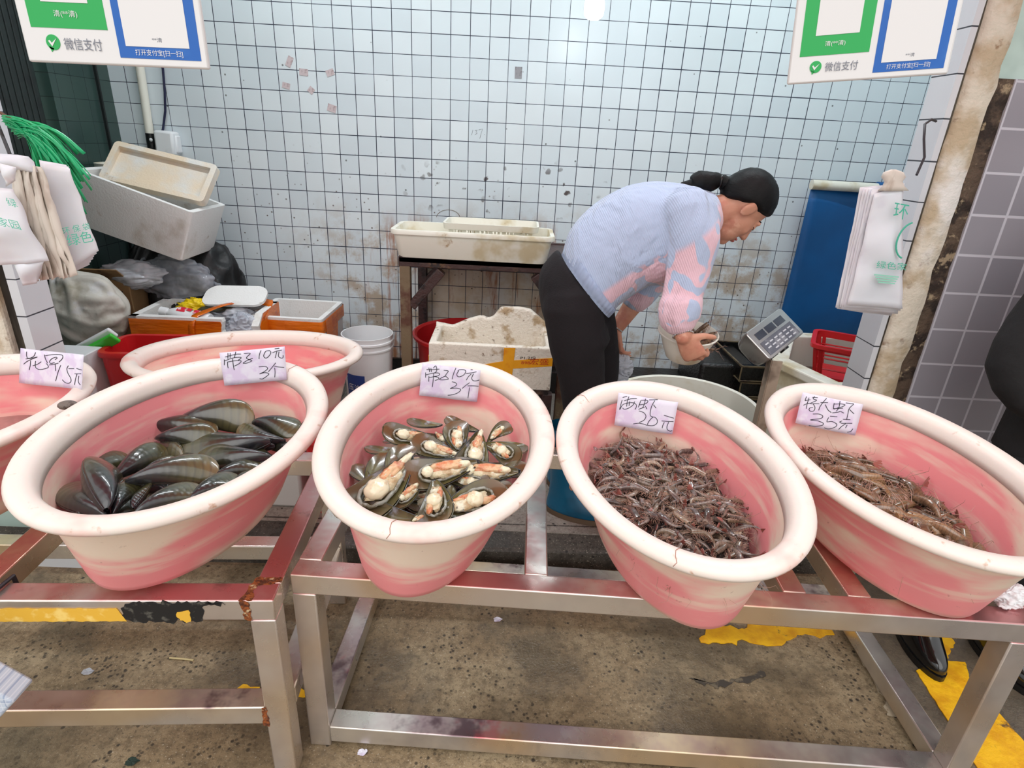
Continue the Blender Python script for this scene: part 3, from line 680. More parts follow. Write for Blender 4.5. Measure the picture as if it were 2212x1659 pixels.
# tilted foam box with its lid lying in it
BL = at(195, 512, 2.75); ex = (at(415, 465, 2.75) - at(165, 372, 2.75)).normalized(); ez = (at(415, 465, 2.75) - at(397, 569, 2.75)); ez = (ez - ex * ez.dot(ex)).normalized(); ey = ez.cross(ex)
L_, W_, H_ = .53, .35, .245
BRc = at(397, 569, 2.75); Fb = basis(BRc - ex * L_ / 2 + ey * W_ / 2, ex, ey, ez)
r = thing('foam_box', 'open white foam box tilted to the right on the black bag, with its lid inside', 'foam box', Fb)
obj('box_body', open_box(L_, W_, H_, .028, .02, .06), [M['foam']], r, world=False)
def slab(TL, TR, BR, BL_, th, lipw=.03, lipd=.02):
    """shallow lid seen from its hollow side"""
    x = ((TR - TL) + (BR - BL_)).normalized(); y = ((TL - BL_) + (TR - BR)); y = (y - x * y.dot(x)).normalized(); n = x.cross(y); L2 = (TR - TL).length; W2 = (TL - BL_).length
    F = basis((TL + TR + BR + BL_) / 4, x, y, n); return F, L2, W2
F, L2, W2 = slab(at(265, 317, 3.02), at(485, 370, 3.02), at(437, 448, 2.88), at(216, 395, 2.88), .03)
q = open_box(L2, W2, .045, .028, .02, .0, bot=.02); q.bm.transform(F); obj('lid', q, M['foam_in'], r, label='stained lid leaning inside the box')
# cream bucket behind it
q = open_box(.30, .30, .3, .012, .145, .12, k=12); q.bm.transform(Matrix.Translation(Vector((-1.945, 3.16, at(205, 346, 3.27).z - .3))))
tag(obj('cream_bucket', q, M['cream']), 'cream bucket edge showing behind the tilted foam box', 'bucket')

def blob(name, c, rad, m, label, cat, amp=.25, fr=3.2, seed=0, group=None, nu=96, nv=60, squash=None, rotm=None, fold=.12, crumple=0.):
    c = Vector(c)
    def fn(u):
        p = u * fr + Vector((seed * 3.1, seed, 0)); w_ = Vector((mnoise.noise(p * .8), mnoise.noise(p * .8 + Vector((7, 0, 0))), 0)) * .8
        a = mnoise.noise(p * .7); b = 1 - abs(mnoise.noise(Vector((p.x * .8, p.y * .8, p.z * 1.7)) + w_)) * 2.6; d = 1 - abs(mnoise.noise(p * 1.9 + w_)) * 2.4
        k = 1 + amp * a + fold * max(-.6, b) * .7 + fold * .3 * max(-.5, d)
        if crumple:
            g_ = Vector((p.x * .55 + p.z * .5, p.y * .8, p.z * 1.25 - p.x * .35)); v1 = mnoise.voronoi(g_ + w_ * .35)[0]; v2 = mnoise.voronoi(g_ * 2.1 + w_ * .5)[0]; k += crumple * (min(v1[1] - v1[0], .5) - .2) + crumple * .3 * (min(v2[1] - v2[0], .35) - .15)
        return k
    q = MB().ball(c, rad, rotm, nu, nv, fn)
    if squash is not None:
        for v in q.bm.verts:
            if v.co.z < squash: v.co.z = squash + (v.co.z - squash) * .02
    return tag(obj(name, q, m, ang=180), label, cat, group)
blob('garbage_bag', (-1.74, 3.12, .52), (.31, .22, .46), mat('black_bag_film', sr(16, 16, 18), .4, bump=(14, .4)), 'large black garbage bag under the tilted foam box', 'bag', .08, 2.2, 1, squash=FIN)
blob('clear_bag', at(385, 608, 2.98), (.20, .09, .13), M['clear'], 'clear plastic bag crumpled under the corner of the tilted foam box', 'bag', .2, 2.2, 2, fold=.03, crumple=.24)
blob('clear_bag', at(290, 592, 2.84), (.15, .07, .07), M['clear_white'], 'milky plastic bag between the black bag and the dirty white bags', 'bag', .2, 2.2, 3, fold=.03, crumple=.24)
blob('plastic_sack', at(283, 630, 3.02), (.17, .07, .13), M['old_bag'], 'dirty white sack slumped left of the orange-taped foam box, uppermost of two', 'bag', .2, 2.0, 4, fold=.03, crumple=.26)
# support for the sacks: a cardboard carton
def box_at(name, label, cat, corner, L, W, H, m, yaw=0, th=.004, group=None):
    F = Matrix.Translation(Vector(corner)) @ rotz(yaw); r = thing(name, label, cat, F, group); return r
r = thing('carton', 'brown cardboard carton behind the hanging white bags', 'box', Matrix.Translation((-1.96, 2.86, FIN)) @ rotz(.05))
obj('carton_body', MB().box((0, 0, .34), (.26, .16, .68)), M['cardboard'], r, world=False, bevel=.004)
q = MB(); q.box((-.02, -.2, .72), (.26, .17, .006)); q.bm.transform(Matrix.Rotation(.0, 4, 'X')); obj('flap', MB().poly([(-.13, -.08, .68), (.13, -.08, .68), (.12, -.14, .74), (-.12, -.14, .74)], (0, .004, .003)), M['cardboard'], r, world=False, smooth=False)
obj('print_mark', MB().box((.05, -.081, .60), (.09, .002, .05)), M['black'], r, world=False, smooth=False, label='black printed square')
q.bm.free()
# white tiled foot of the left post and a black drain pipe by it
q = MB().box((-1.62, 1.69, .06), (.72, .02, .12)); world_solid('trim_14', q, M['tile_post'], smooth=False)
tag(obj('drain_pipe', MB().tube([(-1.21, 1.68, .0), (-1.21, 1.68, .14)], .035, 14), M['black']), 'short black drain pipe at the foot of the left post', 'pipe')
# low packing things by the post
r = thing('packing_box', 'small white printed box lying behind the red basket by the post', 'box', Matrix.Translation((-1.80, 2.2, FIN)))
obj('box_body', MB().box((0, 0, .26), (.26, .2, .52)), M['white_plastic'], r, world=False, bevel=.004)
q = MB().tube([(-.10, -.06, .542), (.08, -.06, .542)], .02, 12); obj('tube', q, M['white_plastic'], r, world=False)
obj('blue_label', MB().tube([(.01, -.06, .542), (.06, -.06, .542)], .0205, 12), M['zfb_blue'], r, world=False)

# orange-taped foam box with rubbish, broken at the corner
LA, WA, HA = .56, .34, .32; oA = at(277, 682, 2.58); zA = oA.z - HA
r = thing('foam_box', 'plain white foam box standing under the orange-taped rubbish box', 'foam box', Matrix.Translation((oA.x + LA / 2, 2.58 + WA / 2, FIN)))
obj('box_body', open_box(LA - .02, WA - .02, zA - FIN, .03, .02), M['foam'], r, world=False)
FA = Matrix.Translation((oA.x, 2.58, zA)) @ rotz(.03)
rA = thing('foam_box', 'broken foam box wrapped in orange tape and full of rubbish', 'foam box', FA)
th = .034; q = MB(); q.box((LA / 2, WA / 2, .016), (LA, WA, .032)); q.box((th / 2, WA / 2, HA / 2), (th, WA, HA)); q.box((LA / 2, WA - th / 2, HA / 2), (LA, th, HA))
def ragged_panel(x0, x1, z0, z1, y, t_, right=True, amp=.012, seed=0):
    P = [(x0, y, z0), (x1, y, z0)]
    for i in range(1, 22): P.append((x1 + amp * fbm((seed, 0, i * .4), 1), y, z0 + (z1 - z0) * i / 22))
    P += [(x1, y, z1), (x0, y, z1)]; return MB().poly(P, (0, t_, 0))
q2 = ragged_panel(0, LA * .745, 0, HA, 0, th); me_t = bpy.data.meshes.new('t'); q2.bm.to_mesh(me_t); q.bm.from_mesh(me_t); q2.bm.free()
q3 = MB().poly([(LA - th, .055, 0)] + [(LA - th, .055 + .014 * fbm((3, 0, i * .5), 1), HA * .86 * i / 18) for i in range(1, 19)] + [(LA - th, .12, HA), (LA - th, WA, HA), (LA - th, WA, 0)], (th, 0, 0)); q3.bm.to_mesh(me_t); q.bm.from_mesh(me_t); q3.bm.free()
obj('box_body', q, M['foam'], rA, world=False, smooth=False)
q = ragged_panel(-.002, LA * .735, 0, HA - .012, -.002, .0015, seed=0); q.box((-.0015, WA / 2, HA / 2 - .008), (.0015, WA + .002, HA - .016)); obj('tape_wrap', q, M['tape'], rA, world=False, smooth=False, label='orange tape over the front and left sides')
obj('tape_wrap', MB().poly([(LA + .001, .07, 0)] + [(LA + .001, .07 + .014 * fbm((3, 0, i * .5), 1), HA * .84 * i / 18) for i in range(1, 19)] + [(LA + .001, .13, HA), (LA + .001, WA, HA), (LA + .001, WA, 0)], (.0016, 0, 0)), M['tape'], rA, world=False, smooth=False, label='orange tape over the right side')
# loose tape strap pulled across the opening
def ribbon(pts, wv, m, name, parent, wob=.004, n=14, world=False, lab=None, th=.001):
    pts = [Vector(p) for p in pts]; G = []
    for i in range(n + 1):
        f = i / n * (len(pts) - 1); k = min(int(f), len(pts) - 2); p = pts[k].lerp(pts[k + 1], f - k); wvv = Vector(wv)
        G.append([p - wvv / 2 + Vector((0, 0, wob * fbm((i * .3, 1, 0), 1))), p + Vector((0, 0, wob * fbm((i * .3, 5, 0), 1))), p + wvv / 2 + Vector((0, 0, wob * fbm((i * .3, 9, 0), 1)))])
    q = MB().sheet(G, th); return obj(name, q, m, parent, world=world, label=lab, ang=180)
ribbon([(LA * .47, -.006, HA - .15), (LA * .50, -.008, HA - .02), (LA * .52, .02, HA + .006), (LA * .68, .17, HA + .03), (LA * .83, .30, HA + .012)], (.035, -.012, 0), M['tape'], 'tape_strap', rA, .008, lab='twisted orange strap across the opening')
ribbon([(LA * .70, .32, HA + .004), (LA * .85, .30, HA + .014), (LA * 1.0, .26, HA + .004), (LA * 1.01, .14, HA - .02)], (.0, .05, .02), M['tape'], 'tape_strap', rA, .012, lab='crumpled orange tape at the back corner')
# rubbish, each piece a thing of its own
def A(p): return FA @ Vector(p)
q = MB(); q.lathe([(.001, 0), (.026, .0), (.031, .012), (.031, .05), (.026, .07), (.031, .09), (.031, .125), (.020, .155), (.0145, .165), (.0145, .17), (.0175, .172), (.0175, .195), (.001, .197)], 28)
FBt = frame(A((.335, .065, HA - .03)), Vector((-1, .10, .12)), (0, 0, 1)) @ Matrix.Rotation(PI / 2, 4, 'Y')
r = thing('drink_bottle', 'white drink bottle with red print lying in the rubbish box', 'bottle', FBt)
q.bm.transform(Matrix.Scale(1.22, 4)); obj('bottle_body', q, M['white_plastic'], r, world=False)
q = MB(); q.lathe([(.0222, .208), (.0222, .242), (.018, .2425)], 24); obj('cap', q, M['white_plastic'], r, world=False)
q = MB()
redp = mat('red_label_print', sr(214, 36, 60), .4, [(sr(240, 220, 222), 60, .56, .62)])
def wrap_patch(z0, z1, a0, a1, R, n=10):
    return MB().sheet([[Vector((R * math.cos(a0 + (a1 - a0) * j / n), R * math.sin(a0 + (a1 - a0) * j / n), z0 + (z1 - z0) * i / 4)) for j in range(n + 1)] for i in range(5)], .0006)
for nm, z0, z1, a0, a1 in (('red_label', .110, .150, 2.4, 3.5), ('red_label', .05, .072, 2.5, 3.3), ('red_label', .085, .108, 2.7, 3.6)):
    obj(nm, wrap_patch(z0, z1, a0, a1, .0392), redp, r, world=False, label='red printed panel')
q.bm.free()
blob('yellow_wrapper', A((.20, .21, HA - .02)), (.07, .05, .045), mat('yellow_wrapper_film', sr(240, 206, 20), .25, [(sr(200, 150, 10), 12, .55, .68)]), 'crumpled yellow wrapper in the rubbish box', 'wrapper', .3, 2.5, 3, fold=.35)
blob('plastic_bag', A((.36, .22, HA - .055)), (.12, .08, .05), M['clear_white'], 'milky bag stuffed in the middle of the rubbish box', 'bag', .3, 2.6, 8, fold=.3)
blob('plastic_bag', A((.47, .09, HA - .07)), (.06, .05, .065), M['clear_white'], 'milky bag bulging out of the broken corner of the rubbish box', 'bag', .2, 2.4, 9, fold=.3)
blob('dark_rubbish', A((.22, .17, HA - .12)), (.16, .11, .06), M['black'], 'dark rubbish at the bottom of the taped box', 'rubbish', .3, 2.6, 5)
FP = frame(A((.39, .245, HA + .035)), (1, .05, .02), (0, -.45, 1)); q = MB()
q.loft([[p * Vector((1, 1, 1)).x if False else Vector((p.x, p.y, p.z + .012 * math.cos(p.x * 9))) for p in rrect(.30, .15, z, .055, 8)] for z in (0, .012)]); q.bm.transform(FP)
tag(obj('foam_plate', q, M['foam']), 'white foam plate lying on top of the rubbish box', 'plate')
for sx, sc, lb in ((.30, 1.0, 'left'), (.36, .8, 'right')):
    FM = frame(A((sx, .18, HA + .004)), (1, .4, .25), (0, -.5, 1)); q = MB().ball((0, 0, 0), (.075 * sc, .03 * sc, .006)); q.bm.transform(FM)
    tag(obj('leaf_scrap', q, mat('dark_leaf', sr(60, 60, 44), .4)), 'dark leaf-like scrap under the foam plate, ' + lb + ' one of two', 'scrap')
# second taped box
LB, WB = .335, .36; oB = at(550, 684, 2.76); HB = oB.z - FIN
rB = thing('foam_box', 'open empty foam box with orange tape around its rim, next to the white bucket', 'foam box', Matrix.Translation((oB.x + LB / 2 - .02, 2.76 + WB / 2, FIN)) @ rotz(-.03))
LB += .04
obj('box_body', open_box(LB, WB, HB, .028, .018, .1), M['foam'], rB, world=False)
obj('tape_wrap', tape_band(LB, WB, HB - .075, HB - .012, .018), M['tape'], rB, world=False, label='orange tape band below the rim')
obj('tape_wrap', MB().poly([(LB * -.16, -WB / 2 - .003, HB - .30), (LB * -.02, -WB / 2 - .003, HB - .30), (LB * .0, -WB / 2 - .003, HB - .012), (LB * -.18, -WB / 2 - .003, HB - .012)], (0, .002, 0)), M['tape'], rB, world=False, smooth=False, label='vertical orange tape on the front')
obj('tape_wrap', MB().poly([(LB / 2 + .002, -.10, HB - .30), (LB / 2 + .002, .0, HB - .30), (LB / 2 + .002, .06, HB - .012), (LB / 2 + .002, -.14, HB - .012)], (.0015, 0, 0)), M['tape'], rB, world=False, smooth=False, label='vertical orange tape on the right side')
# white bucket
cB = at(787, 727, 2.74); RB = .128
r = thing('bucket', 'white plastic bucket with a worn blue label, left of the iron stand', 'bucket', Matrix.Translation((cB.x, 2.80, FIN))); hb = cB.z - FIN
q = MB(); q.lathe([(.001, 0), (RB * .84, 0), (RB * .86, .006), (RB * .96, hb - .07), (RB * 1.01, hb - .069), (RB * 1.01, hb - .062), (RB * .965, hb - .06), (RB * .97, hb - .036), (RB * 1.03, hb - .035), (RB * 1.03, hb - .026), (RB * .98, hb - .024), (RB * .99, hb - .006), (RB * 1.0, hb), (RB * .96, hb), (RB * .93, hb - .07), (RB * .83, .008), (.001, .006)], 40); obj('bucket_body', q, M['white_plastic'], r, world=False)
q = MB().sheet([[Vector((RB * (.912 + .036 * i / 4) * math.sin(a), -RB * (.912 + .036 * i / 4) * math.cos(a), hb * (.30 + .3 * i / 4))) for a in np.linspace(-.85, .05, 12)] for i in range(5)], .0006)
obj('blue_label', q, mat('worn_blue_label', sr(40, 66, 140), .5, [(sr(226, 228, 232), 14, .58, .66)]), r, world=False)
mb, w_ = text_mesh('压油', .034)
for v in mb.bm.verts: a = -.72 + v.co.x / RB; v.co = Vector((RB * .942 * math.sin(a), -RB * .942 * math.cos(a), hb * .42 + v.co.y))
obj('lettering', mb, M['white_plastic'], r, world=False, smooth=False)
# red basket with stacked lids at its left
cR = at(232, 776, 2.42); FR = Matrix.Translation((-1.50, 2.36, FIN)) @ rotz(.1)
r = thing('basket', 'red plastic basket standing on edge behind the left pink tubs', 'basket', FR)
q = open_box(.32, .24, .52, .012, .04, .12, .012); q.bm.transform(Matrix.Translation((0, 0, .0))); obj('basket_body', q, M['red_plastic'], r, world=False)
Fg = frame(at(205, 765, 2.3), at(285, 728, 2.3) - at(150, 800, 2.3), (-.3, -.5, 1))
for k, (m_, lb) in enumerate(((mat('bright_green_plastic', sr(66, 200, 60), .35), 'green plastic tray edge leaning against the red basket'), (M['white_plastic'], 'white plastic tray edge behind the green one'))):
    q = MB().box((-.03 - .01 * k, .018 + .03 * k, .012 + .012 * k), (.30, .018, .05)); q.bm.transform(Fg); tag(obj('tray', q, m_, bevel=.006), lb, 'tray')

# ------------------------------------------------------------------ iron stand with white tray
sx0, sx1, sy0, sy1, sz = -.514, .33, 2.75, 3.36, .965
r = thing('iron_stand', 'dark iron stand against the stained tiled wall', 'stand', (0, 3.05, FIN))
def wbar(nm, a, b, w, m, up=(0, 0, 1), h=None, lab=None):
    a, b = Vector(a), Vector(b); q = MB().box((0, 0, 0), ((b - a).length, w, h or w)); q.bm.transform(frame((a + b) / 2, b - a, up)); return obj(nm, q, M[m], r, bevel=.004, label=lab)
for y_ in (sy0 + .025, sy1 - .025):
    for x_ in (sx0 + .028, sx1 - .028): wbar('leg', (x_, y_, FIN), (x_, y_, sz - .04), .05, 'iron_leg' if y_ < 3 else 'dark_iron', (0, 1, 0))
    wbar('brace', (sx0 + .055, y_, sz - .24), (sx0 + .20, y_, sz - .06), .045, 'dark_iron', (0, 1, 0)); wbar('brace', (sx1 - .055, y_, sz - .24), (sx1 - .20, y_, sz - .06), .045, 'dark_iron', (0, 1, 0))
wbar('apron', (sx0, sy0 + .012, sz - .02), (sx1, sy0 + .012, sz - .02), .024, 'dark_iron', h=.05); wbar('apron', (sx0, sy1 - .012, sz - .02), (sx1, sy1 - .012, sz - .02), .024, 'dark_iron', h=.05)
obj('top_board', MB().box(((sx0 + sx1) / 2, (sy0 + sy1) / 2, sz - .012), (sx1 - sx0, sy1 - sy0, .02)), M['dark_iron'], r)
Ft = Matrix.Translation(((-.535 + .2) / 2, 2.72 + .155, sz + .0)) @ rotz(-.012)
r = thing('plastic_tray', 'long dirty white plastic tray on the iron stand', 'tray', Ft)
obj('tray_body', open_box(.735, .29, .128, .008, .035, .05, .014), M['cream'], r, world=False)
Fk = Matrix.Translation((at(1063, 480, 2.9).x, 2.89, sz + .012)) @ rotz(-.02)
r = thing('plastic_basket', 'pale slotted basket lying in the long white tray', 'basket', Fk)
kb = MB(); LK, WK, HK = .43, .22, .150
q = MB(); kb.loft([rrect(LK - .06, WK - .06, 0, .03), rrect(LK - .06, WK - .06, .01, .03), rrect(LK - .07, WK - .07, .01, .03)])
kb.loft([rrect(LK, WK, HK - .03, .03), rrect(LK + .012, WK + .012, HK - .028, .035), rrect(LK + .02, WK + .02, HK, .035), rrect(LK, WK, HK, .03), rrect(LK - .012, WK - .012, HK - .03, .03), rrect(LK, WK, HK - .03, .03)], cap=False)
kb.loft([rrect(LK - .03, WK - .03, .06, .03), rrect(LK - .026, WK - .026, .075, .03), rrect(LK - .034, WK - .034, .075, .03), rrect(LK - .038, WK - .038, .06, .03), rrect(LK - .03, WK - .03, .06, .03)], cap=False)
for i in range(19):
    xx = -LK / 2 + .03 + (LK - .06) * i / 18; wd = .012 if i % 3 else .03
    for s in (-1, 1): kb.hexa([(xx - wd / 3, s * (WK / 2 - .034), .005), (xx + wd / 3, s * (WK / 2 - .034), .005), (xx + wd / 3, s * (WK / 2 - .03), .005), (xx - wd / 3, s * (WK / 2 - .03), .005), (xx - wd / 3, s * (WK / 2 - .006), HK - .025), (xx + wd / 3, s * (WK / 2 - .006), HK - .025), (xx + wd / 3, s * (WK / 2 - .001), HK - .025), (xx - wd / 3, s * (WK / 2 - .001), HK - .025)])
obj('basket_body', kb, M['cream'], r, world=False)
# red basin and the broken foam box on its low stool
q = MB(); Rr = .27; hr = .525 - FIN
q.lathe([(.001, 0), (Rr * .78, 0), (Rr * .8, .01), (Rr * .95, hr - .04), (Rr * .96, hr - .03), (Rr * 1.03, hr - .02), (Rr * 1.04, hr - .004), (Rr * 1.0, hr), (Rr * .95, hr - .01), (Rr * .93, hr - .04), (Rr * .77, .015), (.001, .012)], 48, Matrix.Translation((-.215, 3.02, FIN)))
tag(obj('red_basin', q, M['red_plastic']), 'round red basin on the floor under the iron stand', 'basin')
xC, yC, LC, WC, HC, zC = -.335, 2.46, .555, .30, .205, .445
r = thing('low_stool', 'low dark stool under the broken foam box', 'stool', (xC + LC / 2, yC + WC / 2, FIN))
obj('seat_board', MB().box((xC + LC / 2 + .02, yC + WC / 2, zC - .016), (.5, .27, .03)), M['dark_iron'], r, bevel=.004)
for x_ in (xC + .08, xC + LC - .01):
    for y_ in (yC + .04, yC + WC - .04): obj('leg', MB().box((x_, y_, (FIN + zC - .03) / 2), (.045, .045, zC - .03 - FIN)), M['dark_iron'], r, bevel=.003)
rC = thing('foam_box', 'dirty broken foam box with yellow tape, behind the opened-mussel tub', 'foam box', (xC, yC, zC))
q = MB(); th = .032
q.box((LC / 2, WC / 2, .016), (LC, WC, .032)); q.box((LC / 2, th / 2, HC / 2), (LC, th, HC)); q.box((th / 2, WC / 2, HC * .5), (th, WC, HC * 1.0)); q.box((LC - th / 2, WC / 2, HC / 2), (th, WC, HC))
prof = [(0, HC + .01), (.08, HC + .0), (.16, HC + .035), (.22, HC + .052), (.25, HC + .045), (.275, HC + .05), (.31, HC + .10), (.40, HC + .105), (.455, HC + .10), (.50, HC + .06), (LC, HC + .02)]
q.poly([(0, WC - th, 0)] + [(x_, WC - th, z_ + .006 * fbm((x_, 2, 0), 30)) for x_, z_ in prof] + [(LC, WC - th, 0)], (0, th, 0))
remesh(obj('box_body', q, M['foam_dirty'], rC, world=False, ang=180), .0065, 3)
def tapepoly(P, m, nm='tape_strip', lab=None, parent=None): return obj(nm, MB().poly(P, (0, -.0012, 0)), M[m], parent, world=False, smooth=False, label=lab)
tapepoly([(.10, -.0005, .035), (.34, -.0005, .095), (LC, -.0005, .12), (LC, -.0005, .16), (.34, -.0005, .135), (.08, -.0005, .075)], 'tape_y', lab='long yellow tape strip across the front', parent=rC)
tapepoly([(.33, -.0018, .03), (.375, -.0018, .03), (.385, -.0018, HC - .006), (.335, -.0018, HC - .008)], 'tape_y', lab='short yellow tape strip crossing it', parent=rC)
obj('tape_strip', MB().box((-.001, WC / 2, .12), (.0015, WC, .045)), M['tape_y'], rC, world=False, smooth=False, label='yellow tape on the left end')
M['red_ink'] = mat('red_ink', sr(200, 52, 20), .6)
for s_, h_, x_, z_, wm, m_ in (('宏盛', .030, .495, .124, .085, 'red_ink'), ('898', .014, .435, .124, .04, 'red_ink'), ('P1.2份', .016, .445, .146, .07, 'ink')):
    mb, w_ = text_mesh(s_, h_); k = wm / w_
    for v in mb.bm.verts: v.co = Vector((x_ + (v.co.x * k - wm / 2), -.0028, z_ + v.co.y + .02 * (v.co.x * k)))
    obj('lettering', mb, M[m_], rC, world=False, smooth=False)

# ------------------------------------------------------------------ right side: blue panel, crates, tanks, scale
t = NT('blue_tarpaulin'); c = t.mix(t.ramp(t.noise(2.2, detail=3), .35, .65), sr(10, 92, 156), sr(14, 80, 136)); c = t.mix(t.ramp(t.xyz()['Z'], .55, .2), c, sr(24, 78, 100)); t.set(col=c, rough=.45); t.bump(t.noise(180), .15, .003)
pb = at(1695, 690, 3.3); pt = at(1760, 395, 3.3)
r = thing('tarp_panel', 'tall blue tarpaulin panel rolled on a white pole against the wall', 'panel', (1.95, 3.33, FIN))
G = [[Vector((x_, 3.335 + .012 * math.sin(x_ * 9 + z_ * 2), z_)) for x_ in np.linspace(pt.x, 2.3, 14)] for z_ in np.linspace(FIN, pt.z - .02, 16)]
obj('tarp', MB().sheet(G, .006), t.m, r, ang=180)
obj('pole', MB().tube([Vector((pt.x - .005, 3.32, pt.z - .01)), Vector((at(1905, 400, 3.3).x, 3.32, pt.z - .012))], .026, 14), M['cream'], r)
obj('rolled_end', MB().tube([Vector((at(1900, 400, 3.3).x, 3.32, pt.z - .012)), Vector((2.3, 3.32, pt.z - .016))], .034, 14), t.m, r)
# black crates
cx0 = at(1607, 790, 2.86)
def crate(label, x, y, z, L, W, H, yaw):
    F = Matrix.Translation((x, y, z)) @ rotz(yaw); r = thing('black_crate', label, 'crate', F, 'black crates in the corner')
    obj('crate_body', open_box(L, W, H, .012, .008, .0, bot=.012), M['black_wet'], r, world=False)
    q = MB(); q.loft([rrect(L + .006, W + .006, H - .004, .01), rrect(L + .008, W + .008, H + .004, .01), rrect(L - .012, W - .012, H + .004, .008), rrect(L - .012, W - .012, H - .004, .008), rrect(L + .006, W + .006, H - .004, .01)], cap=False)
    for sx_, sy_ in ((-1, -1), (1, -1)): q.tube([(sx_ * L / 2, sy_ * W / 2, 0), (sx_ * L / 2, sy_ * W / 2, H)], .004, 6)
    q.tube([(-L / 2, -W / 2, .004), (L / 2, -W / 2, .004)], .004, 6); q.tube([(-L / 2, -W / 2, .004), (-L / 2, W / 2, .004)], .004, 6)
    obj('worn_edge', q, mat('scuffed_crate_edge', sr(110, 96, 70), .6, [(sr(50, 34, 30), 14, .5, .62)]), r, world=False, label='scuffed pale edges'); return r
hz = (cx0.z - FIN) / 4
for k, lb in enumerate(('lowest of the stack', 'second from below in the stack', 'third from below in the stack', 'top one of the stack')):
    crate('shallow black crate in the far right corner, ' + lb, cx0.x + .2 + .02 * (3 - k), 2.86 + .22 + .0 * k, FIN + hz * k, .42, .42, hz - .008, .0 + .02 * (k % 2))
q = MB().box((at(1560, 740, 3.1).x, 3.14, .27), (.3, .4, .34)); tag(obj('rubber_block', q, M['black_wet'], bevel=.02), 'rough black block left of the black crates, against the tiled wall', 'block')
q = MB().box((.72, 3.3, .17), (.9, .16, .14)); tag(obj('floor_gutter', q, M['black_skirt'], bevel=.01), 'low black gutter box along the foot of the tiled wall', 'gutter')
# round tank with water
def water_mat(name, col, rough=.06):
    t = NT(name); c = t.mix(t.ramp(t.noise(5, detail=4), .45, .65), col, tuple(k * .5 for k in col)); t.set(col=c, rough=rough, spec=.6); t.bump(t.noise(14, detail=3), .35, .02); return t.m
cT = Vector((.74, 2.15, FIN)); RT = .30; hT = .555 - FIN
r = thing('round_tank', 'round cream tank of grey water behind the small-shrimp tub', 'tank', cT)
q = MB(); q.lathe([(.001, 0), (RT * .86, 0), (RT * .88, .01), (RT * .97, hT - .03), (RT * 1.0, hT - .028), (RT * 1.01, hT - .008), (RT * .99, hT), (RT * .95, hT - .004), (RT * .93, hT - .04), (RT * .85, .015), (.001, .012)], 56); obj('tank_body', q, M['cream'], r, world=False)
tag(obj('water', MB().lathe([(.001, 0), (RT * .914, 0), (RT * .914, -.01), (.001, -.01)], 48, Matrix.Translation(cT + Vector((0, 0, hT - .085)))), water_mat('grey_water', sr(108, 108, 102))), 'grey water filling the round cream tank', 'water')
q = MB().box((0, 0, 0), (.34, .12, .012)); q.bm.transform(frame(cT + Vector((.02, -.02, hT - .065)), (1, -.7, .04))); tag(obj('wooden_board', q, mat('wet_grey_board', sr(120, 108, 92), .4, [(sr(84, 74, 62), 9, .5, .6)]), bevel=.003), 'wet grey board floating in the round tank', 'board')
# rectangular tank with brown water
Pq = [Vector((1.29, 2.09)), Vector((1.18, 2.38)), Vector((1.39, 2.78)), Vector((1.95, 2.78)), Vector((1.97, 2.12))]; zt = .68
def inset(P, d):
    c = sum(P, Vector((0, 0))) / len(P); return [p + (c - p).normalized() * d for p in P]
def ringz(P, z): return [Vector((p.x, p.y, z)) for p in P]
r = thing('water_tank', 'square cream tank of brown water behind the right post', 'tank', (1.6, 2.45, FIN))
q = MB(); q.loft([ringz(inset(Pq, .04), FIN), ringz(inset(Pq, .0), zt - .04), ringz(inset(Pq, -.02), zt - .035), ringz(inset(Pq, -.02), zt), ringz(inset(Pq, .06), zt), ringz(inset(Pq, .07), FIN + .03)]); obj('tank_body', q, M['cream'], r, smooth=False, bevel=.006)
tag(obj('water', MB().poly(ringz(inset(Pq, .066), zt - .16), (0, 0, .008)), water_mat('brown_water', sr(92, 66, 56))), 'brown water filling the square tank', 'water')
cK = at(1815, 735, 2.5)
r = thing('basket', 'red slotted basket hanging in the square water tank', 'basket', Matrix.Translation((cK.x + .06, 2.46, zt - .10)) @ rotz(-.5))
q = MB(); L5, W5, H5 = .34, .26, .16
q.loft([rrect(L5 + .02, W5 + .02, H5 - .02, .04), rrect(L5 + .034, W5 + .034, H5 - .016, .045), rrect(L5 + .034, W5 + .034, H5, .045), rrect(L5 - .004, W5 - .004, H5, .035), rrect(L5 - .008, W5 - .008, H5 - .03, .035), rrect(L5 + .02, W5 + .02, H5 - .02, .04)], cap=False)
q.loft([rrect(L5 - .06, W5 - .06, 0, .03), rrect(L5 - .06, W5 - .06, .012, .03)])
for i in range(30):
    f = i / 30; P0 = rrect(L5 - .055, W5 - .055, .005, .03, 9); P1 = rrect(L5 - .004, W5 - .004, H5 - .02, .036, 9); k = int(f * 36) % 36; q.tube([P0[k], P1[k]], .0045, 5)
for zz in (.05, .1): q.tube([p for p in rrect(L5 - .055 + zz * .3, W5 - .055 + zz * .3, zz, .03, 7)] + [rrect(L5 - .055 + zz * .3, W5 - .055 + zz * .3, zz, .03, 7)[0]], .004, 5, cap=False)
obj('basket_body', q, M['red_plastic'], r, world=False)
